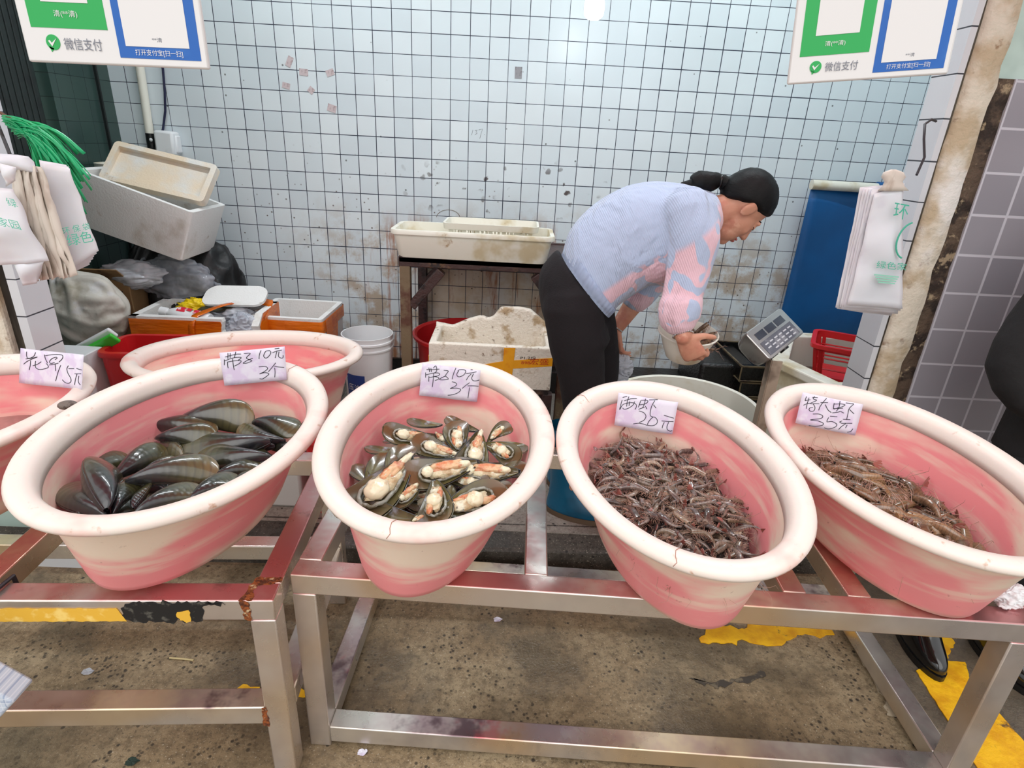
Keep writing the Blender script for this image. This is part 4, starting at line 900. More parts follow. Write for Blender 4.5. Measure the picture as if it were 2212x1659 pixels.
# scale head on its steel post
yP = 1.90; pp = at(1672, 780, yP)
r = thing('scale', 'price scale head with keypad tilted on a steel post, left of the hanging bags', 'scale', (pp.x, yP, FIN))
q = MB(); q.box((pp.x - .006, yP + .018, (FIN + pp.z) / 2), (.006, .036, pp.z - FIN)); q.box((pp.x + .012, yP, (FIN + pp.z) / 2), (.036, .005, pp.z - FIN)); obj('post', q, mat('rusty_steel_post', sr(176, 160, 142), .45, [(sr(140, 74, 38), 9, .56, .68), (sr(110, 96, 84), 5, .5, .66)], metal=.3), r)
TLs, TPs, TRs, TBs = at(1605, 725, 1.93), at(1678, 672, 2.07), at(1742, 713, 2.03), at(1668, 772, 1.89)
xs = (TRs - TBs); ys_ = (TLs - TBs); x = xs.normalized(); y = (ys_ - x * ys_.dot(x)).normalized(); n = x.cross(y)
if n.z < 0: n = -n
LS, WS = xs.length, ys_.length; FS = basis((TLs + TRs) / 2 - n * .02, x, y, x.cross(y))
sg = 1 if x.cross(y).dot(n) > 0 else -1
q = MB(); q.loft([rrect(LS, WS, sg * .02, .012), rrect(LS, WS, sg * .0, .012), rrect(LS * .98, WS * .92, -sg * .05, .03), rrect(LS * .9, WS * .8, -sg * .06, .03)]); q.bm.transform(FS); obj('housing', q, M['chrome'], r, bevel=.003)
pn = mat('dark_keypad_film', sr(96, 98, 108), .3, [(sr(140, 140, 146), 20, .5, .66)])
def on_face(u0, v0, u1, v1, z, m, nm, lab=None):
    q = MB().box((((u0 + u1) / 2 - .5) * LS, ((v0 + v1) / 2 - .5) * WS, sg * (.02 + z / 2)), (abs(u1 - u0) * LS, abs(v1 - v0) * WS, z)); q.bm.transform(FS); return obj(nm, q, m, r, smooth=False, label=lab)
lcd = mat('dark_display_glass', sr(58, 62, 74), .15)
on_face(.08, .08, .92, .52, .0015, pn, 'keypad'); 
for k in range(3): on_face(.12 + .26 * k, .60, .34 + .26 * k, .82, .0015, lcd, 'display')
lt = mat('pale_key_print', sr(206, 208, 212), .4)
for i in range(6):
    for j in range(3):
        if (i, j) != (0, 0): on_face(.14 + .125 * i, .14 + .12 * j, .22 + .125 * i, .18 + .12 * j, .0026, lt, 'key')
q = MB().tube([FS @ Vector((LS * .15, -WS * .46, -sg * .03)), FS @ Vector((LS * .15, -WS * .56, -sg * .03))], .018, 12); obj('knob', q, M['black'], r)
q = MB().tube([FS @ Vector((-LS * .1, -WS * .45, -sg * .03)), FS @ Vector((-LS * .1, -WS * .52, -sg * .03))], .012, 10); obj('knob', q, M['black'], r)

# ------------------------------------------------------------------ hanging bags
def bag_sheet(TL, TR, BR, BL_, amp=.006, fr=9, nu=10, nv=18, seed=0, th=.0012, bulge=0.):
    G = []
    for j in range(nv + 1):
        row = []
        for i in range(nu + 1):
            p = quad(TL, TR, BR, BL_, i / nu, j / nv); d = amp * fbm(p + Vector((seed, 0, 0)), fr, 3) + amp * .8 * (1 - abs(mnoise.noise(p * fr * 1.3 + Vector((seed, 2, 0)))) * 2) - bulge * math.sin(PI * i / nu) * math.sin(PI * min(1, j / nv * 1.05))
            row.append(p + Vector((.15 * d, d, .1 * d)))
        G.append(row)
    return MB().sheet(G, th)
r = thing('bag_bundle', 'bundle of white shopping bags hanging at the left edge of the photo', 'bags', at(60, 350, 1.6))
yb = 1.52
for k in range(6):
    o = k * 3.2
    q = bag_sheet(at(88 - o * .3, 352 - o * .4, yb + .008 * k), at(150 - o * .6, 364 - o * .6 + (k % 2) * 3, yb + .03 + .008 * k), at(212 - o * 1.3, 542 + o * 1.9, yb + .03 + .008 * k), at(140 - o * .8, 588 + o * .9, yb - .01 + .008 * k), .004, 11, seed=k)
    obj('bag', q, M['bagfilm'], r, ang=180)
for k in range(12):
    a, b = k / 11, (k + 1) / 11; ys2 = yb - .015 - .004 * (k % 3)
    x0, x1 = 18 + 62 * a, 18 + 62 * b + 5; X0, X1 = 60 + 92 * a, 60 + 92 * b + 5
    q = bag_sheet(at(x0, 352 + 8 * a, ys2), at(x1, 352 + 8 * b, ys2 - .012), at(X1, 606 + 4 * math.sin(k * 1.7) - 10 * b, ys2 - .012), at(X0, 608 + 4 * math.sin(k * 2.3) - 10 * a, ys2), .005, 14, 5, 20, k + 20, bulge=.012)
    obj('bag', q, M['bagfold'], r, ang=180, label='folded bag seen edge-on')
q = bag_sheet(at(-90, 400, yb - .08), at(20, 410, yb - .07), at(99, 566, yb - .07), at(-90, 580, yb - .08), .010, 10, 14, 18, 40, bulge=.03); obj('bag', q, M['bagfilm'], r, ang=180, label='front white bag with green print')
q = bag_sheet(at(26, 552, yb - .06), at(99, 558, yb - .06), at(76, 613, yb - .055), at(52, 616, yb - .055), .006, 14, 8, 10, 44, bulge=.02); obj('bag', q, M['bagfilm'], r, ang=180, label='gathered tail of a white bag')
q = bag_sheet(at(-30, 330, yb - .05), at(62, 338, yb - .03), at(80, 372, yb - .03), at(-30, 372, yb - .05), .012, 16, 10, 8, 50, bulge=.02); obj('bag_handle', q, M['bagfilm'], r, ang=180, label='gathered white bag handles')
q = bag_sheet(at(-10, 352, yb - .1), at(34, 362, yb - .1), at(32, 390, yb - .1), at(10, 404, yb - .1), .008, 16, 6, 6, 52, bulge=.015); obj('bag_handle', q, M['bagfilm'], r, ang=180, label='white bag corner folded forward')
for px, py, s_, h_ in ((138, 507, '环 保 袋', .017), (150, 532, '绿色', .028)):
    o = at(px, py, yb - .03); xx = at(px + 30, py - 6, yb - .022) - o; yy = at(px - 8, py - 24, yb - .03) - o; put_text(s_, h_, o, xx, yy, M['print_green'], r, name='lettering', th=.002)
for px, py, s_, h_ in ((20, 445, '绿', .02), (2, 488, '家园', .022)):
    o = at(px, py, yb - .125); put_text(s_, h_, o, at(px + 30, py + 6, yb - .122) - o, at(px - 12, py - 24, yb - .122) - o, M['print_green'], r, name='lettering', th=.002)
# the strap it hangs from
obj('hanging_string', MB().tube([at(34, 372, yb - .02), at(20, 330, yb), at(-12, 250, yb + .15)], .004, 6), M['rope_dark'], r)
# green raffia
r = thing('raffia_bundle', 'bunch of bright green plastic twine hanging behind the white bags', 'twine', at(30, 262, 1.62))
q = MB(); random.seed(5)
for k in range(90):
    f = random.random(); g = random.random()
    p0 = at(4 + 36 * g, 250 + 40 * g + rnd(-6, 10), 1.60 + .05 * f); e = (rnd(110, 205), 0)
    if k % 4 == 0: p3 = at(rnd(150, 200), rnd(375, 470), 1.6 + .06 * f)
    else: p3 = at(rnd(70, 185), rnd(330, 400), 1.6 + .06 * f)
    p1 = p0.lerp(p3, .35) + Vector((.03 + .02 * f, 0, .035 + .03 * g)); p2 = p0.lerp(p3, .7) + Vector((.02, -.01 * g, .02))
    w_ = rnd(.002, .0055); G = []
    for i in range(11):
        s = i / 10; pt_ = p0 * (1 - s) ** 3 + p1 * 3 * s * (1 - s) ** 2 + p2 * 3 * s * s * (1 - s) + p3 * s ** 3; tw = 2.2 * s * f + k
        d = Vector((math.cos(tw) * .5 + .4, math.sin(tw) * .6, .5)).normalized() * w_; G.append([pt_ - d, pt_ + d])
    q.sheet(G, .0005)
o_ = obj('strands', q, M['green_strip'], r, ang=180); o_['kind'] = 'stuff'
obj('tie', MB().tube([at(-6, 240, 1.62), at(22, 256, 1.62), at(34, 268, 1.62)], .004, 6), mat('brown_string', sr(110, 78, 60), .7), r)
o_ = blob('film_scrap', at(100, 276, 1.64), (.03, .02, .022), M['clear'], None, None, .3, 2.4, 14, fold=.35); o_.matrix_world = RM[r.name].inverted() @ o_.matrix_world; o_.parent = r; o_['label'] = 'scrap of clear film'
o_ = blob('bag', at(196, 440, 1.66), (.042, .03, .055), M['clear_white'], None, None, .2, 2.0, 12, fold=.3); o_.matrix_world = RM[r.name].inverted() @ o_.matrix_world; o_.parent = r; o_['label'] = 'milky bag tangled in the twine'
# right bundle
r = thing('bag_bundle', 'bundle of white shopping bags hung on a wire at the right post', 'bags', at(1930, 372, 1.8))
yr = 1.76
for k in range(5):
    o = k * 4
    q = bag_sheet(at(1884 - o * 1.6, 410 - o * .3, yr + .006 * k), at(1950 + o * .2, 398 - o * .2, yr + .006 * k), at(1946 - o * 1.6, 672 + o * .6 + (k % 2) * 4, yr + .006 * k), at(1822 - o * 1.1, 664 + (k % 2) * 4, yr + .006 * k), .005, 8, seed=60 + k, bulge=.006)
    obj('bag', q, M['bagfilm'], r, ang=180)
q = bag_sheet(at(1890, 420, yr - .012), at(1950, 400, yr - .012), at(1950, 668, yr - .012), at(1830, 658, yr - .012), .008, 7, 12, 20, 80, bulge=.018); obj('bag', q, M['bagfilm'], r, ang=180, label='front bag with green print')
q = MB().loft([[at(1930 + dx, py, yr - .0 + dy) + Vector((0, 0, .006 * fbm((i, py, 0), 3))) for i, (dx, dy) in enumerate([(rx * math.cos(a), .02 * math.sin(a)) for a in np.linspace(0, 2 * PI, 17)[:-1]])] for py, rx in ((366, 6), (372, 22), (382, 27), (392, 20), (402, 24), (412, 34))]); obj('bag_handle', q, M['bagfold'], r, ang=180, label='gathered bag handles')
o = at(1928, 470, yr - .034); put_text('环', .042, o, at(1960, 476, yr - .034) - o, at(1932, 440, yr - .034) - o, M['print_green'], r, wmax=.043, th=.002)
q = MB(); cc = at(1966, 520, yr - .034); ring = [cc + Vector((.038 * math.cos(a), -.0, .052 * math.sin(a))) for a in np.linspace(PI * .58, PI * 1.42, 14)]; q.tube(ring, .0025, 6); obj('lettering', q, M['print_green'], r, label='green arc of a printed circle')
o = at(1892, 579, yr - .034); put_text('绿色家', .022, o, at(1940, 583, yr - .034) - o, at(1895, 550, yr - .034) - o, M['print_green'], r, wmax=.09, th=.002)
for k in range(4):
    q = MB().box((0, 0, 0), (.075 - .008 * k, .0008, .004)); q.bm.transform(Matrix.Translation(at(1915, 596 + 5 * k, yr - .034)) @ Matrix.Rotation(.05, 4, 'Y')); obj('print_bar', q, mat('pale_green_print', sr(150, 214, 192), .5) if k == 0 else bpy.data.materials['pale_green_print'], r, smooth=False)
tag(obj('wire_hook', MB().tube([at(2022, 262, 1.885), at(2012, 258, 1.87), at(1998, 268, 1.85), at(1996, 300, 1.82), at(1997, 340, 1.80), at(1980, 378, 1.775)], .0035, 7), M['rope_dark']), 'dark bent wire hook on the right post above the hanging bags', 'hook')
# ------------------------------------------------------------------ price tags on the tubs (hand-written strokes)
def homog(Q):
    """3x3 map from the corners Q (TL TR BR BL) to the unit square"""
    src = Q; dst = ((0, 0), (1, 0), (1, 1), (0, 1)); Amx = []; bv = []
    for (x, y), (u, v) in zip(src, dst): Amx += [[x, y, 1, 0, 0, 0, -u * x, -u * y], [0, 0, 0, x, y, 1, -v * x, -v * y]]; bv += [u, v]
    h = np.linalg.solve(np.array(Amx, float), np.array(bv, float)); return np.append(h, 1).reshape(3, 3)
def spline(pts, n=5):
    P = [Vector((*p, 0)) for p in pts]
    if len(P) < 3: return [P[0].lerp(P[-1], i / 3) for i in range(4)]
    out = []; Q = [P[0] * 2 - P[1]] + P + [P[-1] * 2 - P[-2]]
    for i in range(1, len(Q) - 2):
        for k in range(n):
            t_ = k / n; a, b, c, d = Q[i - 1], Q[i], Q[i + 1], Q[i + 2]
            out.append(.5 * ((2 * b) + (c - a) * t_ + (2 * a - 5 * b + 4 * c - d) * t_ ** 2 + (3 * b - a - 3 * c + d) * t_ ** 3))
    return out + [P[-1]]
def tub_hit(k, px, py):
    T = TUBS[k]; h = T['bvh'].ray_cast(CAM, ray(px, py).normalized()); return h[0]
def price_tag(k, label, org, sc, quadc, strokes, width=.0009):
    px = [(org[0] + x / sc, org[1] + y / sc) for x, y in quadc]
    hb = [tub_hit(k, *px[3]), tub_hit(k, *px[2])]
    yb_ = sum(h.y for h in hb) / 2; sl = (hb[1].y - hb[0].y)
    Ys = [hb[0].y - .004, hb[1].y - .004]
    W = [at(*px[0], Ys[0] + .012), at(*px[1], Ys[1] + .012), at(*px[2], Ys[1]), at(*px[3], Ys[0])]
    x = (W[1] - W[0]).normalized(); y = (W[0] - W[3]); y = (y - x * y.dot(x)).normalized(); n = x.cross(y)
    r = thing('price_tag', label, 'price tag', basis((W[2] + W[3]) / 2, x, y, n))
    def P(u, v, off=0): return quad(*W, u, v) + n * (off + .003 * math.sin(PI * u) * (1 - .3 * v) + .0012 * math.sin(u * 7 + k))
    obj('paper', MB().sheet([[P(i / 12, j / 6) for i in range(13)] for j in range(7)], .0004), M['paper'], r, ang=180)
    H = homog(quadc); q = MB()
    for s_ in strokes:
        pts = []
        for p in spline(s_):
            g = H @ np.array((p.x, p.y, 1)); pts.append(P(g[0] / g[2], g[1] / g[2], .0009))
        q.tube(pts, width, 6)
    obj('handwriting', q, M['ink'], r, ang=180)
TC = [
 (0, 'price tag in the leftmost red tub, reading 15', (30, 735), 13.01, ((190, 220), (1975, 405), (1920, 1385), (145, 1195)),
  [[(405, 320), (405, 420), (425, 500)], [(680, 340), (640, 430), (540, 490), (430, 500)], [(380, 520), (560, 500), (730, 465)], [(310, 665), (420, 590), (560, 530), (725, 470)], [(530, 570), (520, 700), (485, 830)],
   [(600, 710), (730, 670), (840, 600)], [(680, 580), (670, 700), (700, 780), (790, 815), (920, 800), (1020, 765), (1030, 720), (985, 650)], [(930, 400), (960, 520), (1015, 640)],
   [(960, 430), (1150, 400), (1370, 405), (1425, 450), (1400, 530), (1320, 610)], [(1220, 540), (1270, 500), (1240, 475), (1140, 510), (1070, 590), (1100, 650), (1200, 620)], [(1060, 690), (1190, 670), (1300, 640)], [(1215, 650), (1225, 750), (1230, 860)],
   [(1365, 700), (1290, 900), (1225, 1140)], [(1570, 710), (1530, 800), (1560, 930), (1630, 1060), (1635, 1160), (1560, 1210), (1470, 1180), (1405, 1110)], [(1580, 795), (1720, 795)], [(1790, 790), (1925, 830)], [(1740, 940), (1910, 935)], [(1800, 950), (1760, 1100), (1735, 1250)], [(1850, 1000), (1835, 1150), (1870, 1230), (1890, 1240)]]),
 (1, 'price tag sticking up from the rim of the closed-mussel tub', (460, 735), 12.29, ((172, 330), (1905, 160), (1965, 1045), (310, 1205)),
  [[(330, 440), (590, 370), (740, 362)], [(400, 335), (400, 490)], [(460, 335), (460, 460)], [(605, 300), (590, 380), (570, 450)], [(305, 510), (305, 660)], [(310, 550), (520, 470), (720, 450), (740, 475), (670, 530)], [(390, 575), (395, 680), (410, 740)], [(390, 575), (560, 545), (720, 540), (745, 565), (680, 630), (570, 685)], [(520, 490), (540, 640), (565, 790)],
   [(820, 348), (985, 345), (900, 440), (900, 490), (1010, 530), (1020, 555), (900, 605), (800, 608), (900, 540), (1050, 475)], [(1272, 265), (1230, 380), (1220, 500)], [(1500, 270), (1400, 290), (1345, 400), (1370, 465), (1440, 460), (1520, 370), (1530, 300), (1490, 265)],
   [(1640, 220), (1760, 205)], [(1580, 330), (1700, 280), (1830, 258)], [(1700, 290), (1650, 470)], [(1755, 300), (1740, 420), (1800, 470), (1860, 465), (1868, 400)],
   [(1215, 708), (1380, 695), (1445, 735), (1430, 780), (1330, 850), (1230, 895), (1370, 860), (1470, 880), (1470, 915), (1370, 990), (1310, 1025), (1235, 1020)], [(1665, 600), (1560, 730), (1465, 840)], [(1630, 690), (1740, 710), (1895, 720)], [(1640, 730), (1648, 850), (1640, 980)]]),
 (2, 'price tag at the back of the opened-mussel tub', (890, 770), 13.01, ((290, 175), (1930, 390), (1825, 1275), (195, 1090)),
  [[(405, 358), (560, 360), (760, 345)], [(470, 310), (490, 430)], [(525, 320), (540, 430)], [(590, 320), (660, 255), (690, 340), (680, 410), (620, 460)], [(380, 445), (375, 585)], [(385, 510), (560, 465), (720, 455), (770, 490), (720, 535), (600, 560)], [(470, 545), (465, 695)], [(475, 580), (640, 560), (745, 590), (720, 640), (640, 665)], [(605, 470), (590, 650), (565, 850)],
   [(885, 380), (1010, 400), (960, 480), (940, 540), (1010, 610), (990, 635), (870, 650), (775, 645), (790, 610), (930, 540)], [(1225, 310), (1160, 470), (1120, 625)], [(1270, 400), (1330, 360), (1450, 360), (1500, 405), (1450, 500), (1330, 560), (1265, 540), (1250, 480), (1300, 400)],
   [(1640, 355), (1695, 362)], [(1510, 465), (1660, 450), (1805, 420)], [(1655, 480), (1570, 560), (1515, 655)], [(1720, 475), (1670, 590), (1700, 660), (1780, 680), (1890, 655)],
   [(1115, 700), (1210, 725), (1245, 780), (1180, 840), (1065, 890), (1220, 875), (1340, 900), (1350, 950), (1240, 1030), (1100, 1070), (1000, 1085)], [(1610, 725), (1500, 800), (1400, 885)], [(1555, 815), (1700, 815), (1865, 830)], [(1605, 860), (1585, 1020), (1560, 1165)]]),
 (3, 'price tag at the back of the small-shrimp tub, reading 20', (1315, 835), 13.01, ((275, 170), (1950, 445), (1785, 1345), (155, 1085)),
  [[(395, 305), (525, 270)], [(380, 380), (340, 520), (310, 650), (400, 510), (560, 460), (700, 455), (785, 510), (780, 590), (750, 640)], [(445, 400), (620, 345), (800, 335)], [(575, 280), (530, 420), (510, 560)], [(600, 415), (580, 540)], [(740, 420), (690, 520), (560, 610), (440, 635), (395, 600)],
   [(920, 380), (870, 510), (850, 580)], [(930, 380), (1110, 385), (1060, 470), (870, 515)], [(1050, 335), (1010, 500), (960, 600)], [(850, 635), (1020, 575)], [(1040, 540), (1090, 625)], [(1150, 365), (1390, 350)], [(1310, 385), (1230, 520), (1185, 680), (1185, 810), (1270, 850)], [(1270, 500), (1340, 595)],
   [(860, 680), (1000, 730), (1060, 830), (1000, 940), (870, 1005)], [(700, 1048), (850, 1025), (1000, 1050), (1100, 1080), (1250, 1090), (1350, 1040), (1380, 960), (1340, 880), (1260, 850), (1150, 960), (1100, 1060)],
   [(1560, 800), (1830, 890)], [(1495, 960), (1660, 975), (1820, 985)], [(1570, 1000), (1530, 1080), (1510, 1160)], [(1690, 995), (1640, 1130), (1660, 1215), (1730, 1250), (1785, 1240)]]),
 (4, 'price tag at the back of the large-shrimp tub, reading 35', (1705, 835), 12.64, ((370, 155), (2025, 490), (1800, 1340), (165, 1000)),
  [[(470, 270), (430, 380)], [(430, 385), (570, 355)], [(540, 300), (490, 460), (460, 600)], [(385, 510), (480, 465), (560, 455)], [(630, 290), (770, 295)], [(690, 265), (650, 330), (740, 370), (570, 460), (720, 460), (810, 462)], [(650, 470), (695, 560), (670, 650), (600, 675), (540, 640), (560, 580), (640, 565)],
   [(845, 430), (1040, 425)], [(1005, 310), (890, 450), (820, 560), (795, 640)], [(970, 480), (1040, 620), (1130, 695)],
   [(1210, 440), (1190, 580), (1230, 600)], [(1215, 465), (1400, 460), (1510, 490), (1430, 540), (1290, 570)], [(1370, 385), (1340, 560), (1270, 660)], [(1200, 590), (1450, 580)], [(1160, 705), (1340, 680), (1380, 660)], [(1390, 665), (1480, 715)], [(1535, 435), (1680, 460), (1750, 475), (1630, 590), (1590, 750), (1560, 900)], [(1640, 620), (1700, 680), (1765, 740)], [(1460, 885), (1660, 900)],
   [(640, 742), (800, 740), (900, 790), (850, 860), (570, 905), (760, 925), (915, 990), (880, 1050), (700, 1075), (530, 1065)], [(1100, 795), (1295, 810)], [(1060, 830), (1015, 945), (1150, 940), (1280, 1010), (1260, 1080), (1140, 1130), (1030, 1145), (945, 1110)],
   [(1430, 930), (1365, 955), (1420, 990), (1560, 995), (1715, 1000)], [(1530, 1010), (1420, 1080), (1340, 1160)], [(1575, 1040), (1530, 1125)], [(1580, 1245), (1680, 1220), (1735, 1150)]])]
for a in TC: price_tag(*a)

# ------------------------------------------------------------------ mussels
def mussel_mat(name, inside=False):
    t = NT(name); X = t.xyz(); x = X['X']
    if not inside:
        rp_ = t.n('ValToRGB'); t.L(t.math('ADD', t.math('MULTIPLY', x, 5.9), t.math('MULTIPLY', t.math('SUBTRACT', t.noise(14, detail=3), .5), .35)), rp_.inputs[0]); e = rp_.color_ramp.elements
        e[0].position = 0; e[0].color = (*sr(30, 31, 38), 1); e[1].position = 1; e[1].color = (*sr(110, 94, 56), 1)
        for p_, c_ in ((.35, (38, 38, 38)), (.6, (56, 54, 38)), (.82, (78, 74, 46))): k = e.new(p_); k.color = (*sr(*c_), 1)
        rad = t.math('POWER', t.math('ADD', t.math('MULTIPLY', x, x), t.math('MULTIPLY', t.math('MULTIPLY', X['Y'], X['Y']), 3.0)), .5)
        wv = t.math('SINE', t.math('ADD', t.math('MULTIPLY', rad, 420), t.math('MULTIPLY', t.noise(9), 9)))
        c = t.mix(t.math('MULTIPLY', t.ramp(wv, .2, 1), .35), rp_.outputs[0], sr(40, 38, 30))
        c = t.mix(t.math('MULTIPLY', t.ramp(t.noise(9, detail=4), .6, .74), .3), c, sr(104, 98, 88))
        oi = t.n('ObjectInfo').outputs['Random']; h = t.n('HueSaturation'); t.L(c, h.inputs['Color']); t.L(t.ramp(oi, 0, 1, .75, 1.3), h.inputs['Value']); t.L(t.ramp(oi, 1, 0, .485, .515), h.inputs['Hue']); c = h.outputs[0]
        t.set(col=c, rough=.3, coat=.7, coatr=.08, spec=.6); t.bump(t.math('ADD', t.math('MULTIPLY', wv, .25), t.noise(40, detail=3)), .18, .003)
    else:
        c = t.mix(t.ramp(t.noise(12, detail=3), .4, .62), sr(112, 104, 66), sr(88, 78, 56)); c = t.mix(t.ramp(t.noise(20), .55, .7), c, sr(140, 142, 150))
        c = t.mix(t.ramp(x, .11, .155), c, sr(104, 78, 52)); t.set(col=c, rough=.22, coat=.6, coatr=.08); t.bump(t.noise(30), .15, .003)
    return t.m
M['mussel'] = mussel_mat('mussel_shell'); M['mussel_in'] = mussel_mat('mussel_shell_inside', True)
LM_ = .17
def mprof(s, W): return W * (s ** .8 * (1 - s ** 5) ** .5) / .80 + .0022 * (1 - s)
def valve(side, W=.034, T=.021, inner=False, n=18, na=20, flat=1.0, seed=0):
    """one valve: a shallow lens half, beak at the origin, length along x"""
    rings = []; inn = []
    for i in range(n + 1):
        s = .5 - .5 * math.cos(PI * i / n); s = min(max(s, .004), .996); w_ = mprof(s, W); tt = T * (math.sin(PI * min(1, s ** .72)) ** .75) * flat + .0005; cy_ = .010 * math.sin(PI * s) - .004
        row = [];
        for j in range(na + 1):
            a = PI * j / na; y_ = math.cos(a); z_ = math.sin(a) ** 1.15
            row.append(Vector((s * LM_, cy_ + w_ * y_, side * (tt * z_ + .0004))))
        rings.append(row)
    q = MB(); q.sheet(rings)
    if inner:
        q.bm.normal_update(); bmesh.ops.solidify(q.bm, geom=q.bm.faces[:], thickness=.0022)
    else:
        # close the flat side
        V = [[q.v(p) for p in (r[0], r[-1])] for r in rings]
        for a, b in zip(V, V[1:]): q.f([a[0], a[1], b[1], b[0]])
        bmesh.ops.remove_doubles(q.bm, verts=q.bm.verts[:], dist=1e-5)
    return q
def closed_mussel(label, W, T, cut=None):
    r = thing('mussel', label, 'mussel', Matrix(), 'closed mussels in the tub')
    obj('valve', valve(1, W, T), M['mussel'], r, world=False, ang=180); obj('valve', valve(-1, W, T), M['mussel'], r, world=False, ang=180)
    return r
def seat(tip, end, roll=0.):
    d = end - tip; s = d.length / LM_
    F = frame(tip - d * .03, d, (0, -.7, 1)) @ Matrix.Rotation(roll, 4, 'X') @ Matrix.Diagonal((s * 1.06, s * 1.24, s * 1.12, 1)); return F
LAB = 'dark closed mussel partly covered by others in the second tub from the left'
def c8(x, y): return (x / 2.86, 720 + y / 2.86)
MUS = [ # tip, broad end (crop pixels), z tip, z end, roll, own label
 ((1095, 535), (1560, 515), .775, .79, .35, 'large tan-ended mussel lying topmost at the back of the closed mussels'),
 ((930, 572), (1335, 605), .765, .765, .1, None), ((970, 640), (1330, 650), .785, .785, .25, 'glossy black mussel lying across the one behind it, left of the tan-ended one'),
 ((1655, 680), (1080, 700), .775, .765, .2, 'long mussel with its tip pointing right, in the middle of the closed mussels'),
 ((1750, 668), (1470, 600), .765, .775, -.1, None), ((1570, 552), (1845, 600), .775, .78, -.25, 'tan mussel near the right end of the closed mussels'),
 ((1905, 540), (1850, 640), .82, .76, .9, 'small dark mussel leaning on the right wall of its tub'),
 ((1665, 778), (1235, 740), .775, .77, .3, 'black mussel with its tip pointing right, below the long one'),
 ((975, 665), (1130, 800), .755, .745, .8, None), ((690, 895), (1020, 715), .765, .77, .7, 'mussel slanting up to the right in the left half of the closed mussels'),
 ((495, 935), (765, 745), .75, .76, .5, 'brown-black mussel standing against the back left wall of its tub'),
 ((640, 1075), (650, 800), .785, .79, 1.25, 'mussel seen on its narrow edge with the tip pointing at the viewer'),
 ((630, 1140), (425, 935), .765, .775, .6, 'brown mussel at the left front end of the closed mussels'),
 ((785, 912), (1340, 825), .785, .785, .05, 'large shiny olive mussel in the centre of the closed mussels'),
 ((1690, 700), (1480, 650), .755, .755, .3, None), ((830, 1115), (1230, 945), .785, .785, -.15, 'large dark olive mussel at the front rim of its tub'),
 ((690, 1110), (830, 920), .765, .775, .7, None), ((820, 1080), (915, 935), .76, .77, -.6, None), ((1150, 1040), (1470, 885), .775, .775, .1, None),
 ((1290, 900), (1640, 815), .765, .76, .1, None), ((1280, 800), (1090, 745), .755, .755, .2, None), ((1720, 800), (1560, 740), .76, .75, .3, None), ((1830, 720), (1670, 660), .75, .745, .1, None), ((480, 1130), (560, 960), .765, .77, .4, None), ((930, 1120), (1100, 1000), .775, .78, .2, None), ((1430, 960), (1560, 850), .77, .775, -.1, None), ((900, 830), (1100, 790), .765, .765, .2, None), ((1340, 720), (1560, 690), .765, .765, 0, None), ((560, 1060), (740, 900), .75, .755, .3, None)]
random.seed(3)
cm = [closed_mussel(LAB, .036, .023), closed_mussel(LAB, .033, .024), closed_mussel(LAB, .039, .026)]
first = [True] * 3
def put_mussel(F, k, label):
    o = cm[k]
    if first[k]: first[k] = False; o.matrix_world = F
    else: o = dup(cm[k], F)
    o['label'] = label or LAB
    return o
for i, (a, b, z0, z1, rl, lb) in enumerate(MUS):
    put_mussel(seat(atz(*c8(*a), z0), atz(*c8(*b), z1), rl), i % 3, lb)
def in_tub(k, lim, zl):
    """random point inside a tub: lim = fraction of the inner oval, zl = local height"""
    T = TUBS[k]; a = rnd(0, 2 * PI); r_ = math.sqrt(random.random()) * lim; s = T['sc']; ins = .055 - zl * .28
    return T['F'] @ Vector(((TA - ins) * s * r_ * math.cos(a), (TB - ins) * s * r_ * math.sin(a), zl * s))
for i in range(30):
    p = in_tub(1, .72, rnd(-.20, -.15)); a = rnd(0, 2 * PI); d = Vector((math.cos(a), math.sin(a), rnd(-.2, .2))).normalized() * rnd(.13, .16); put_mussel(seat(p - d / 2, p + d / 2, rnd(-.6, .6)), i % 3, None)
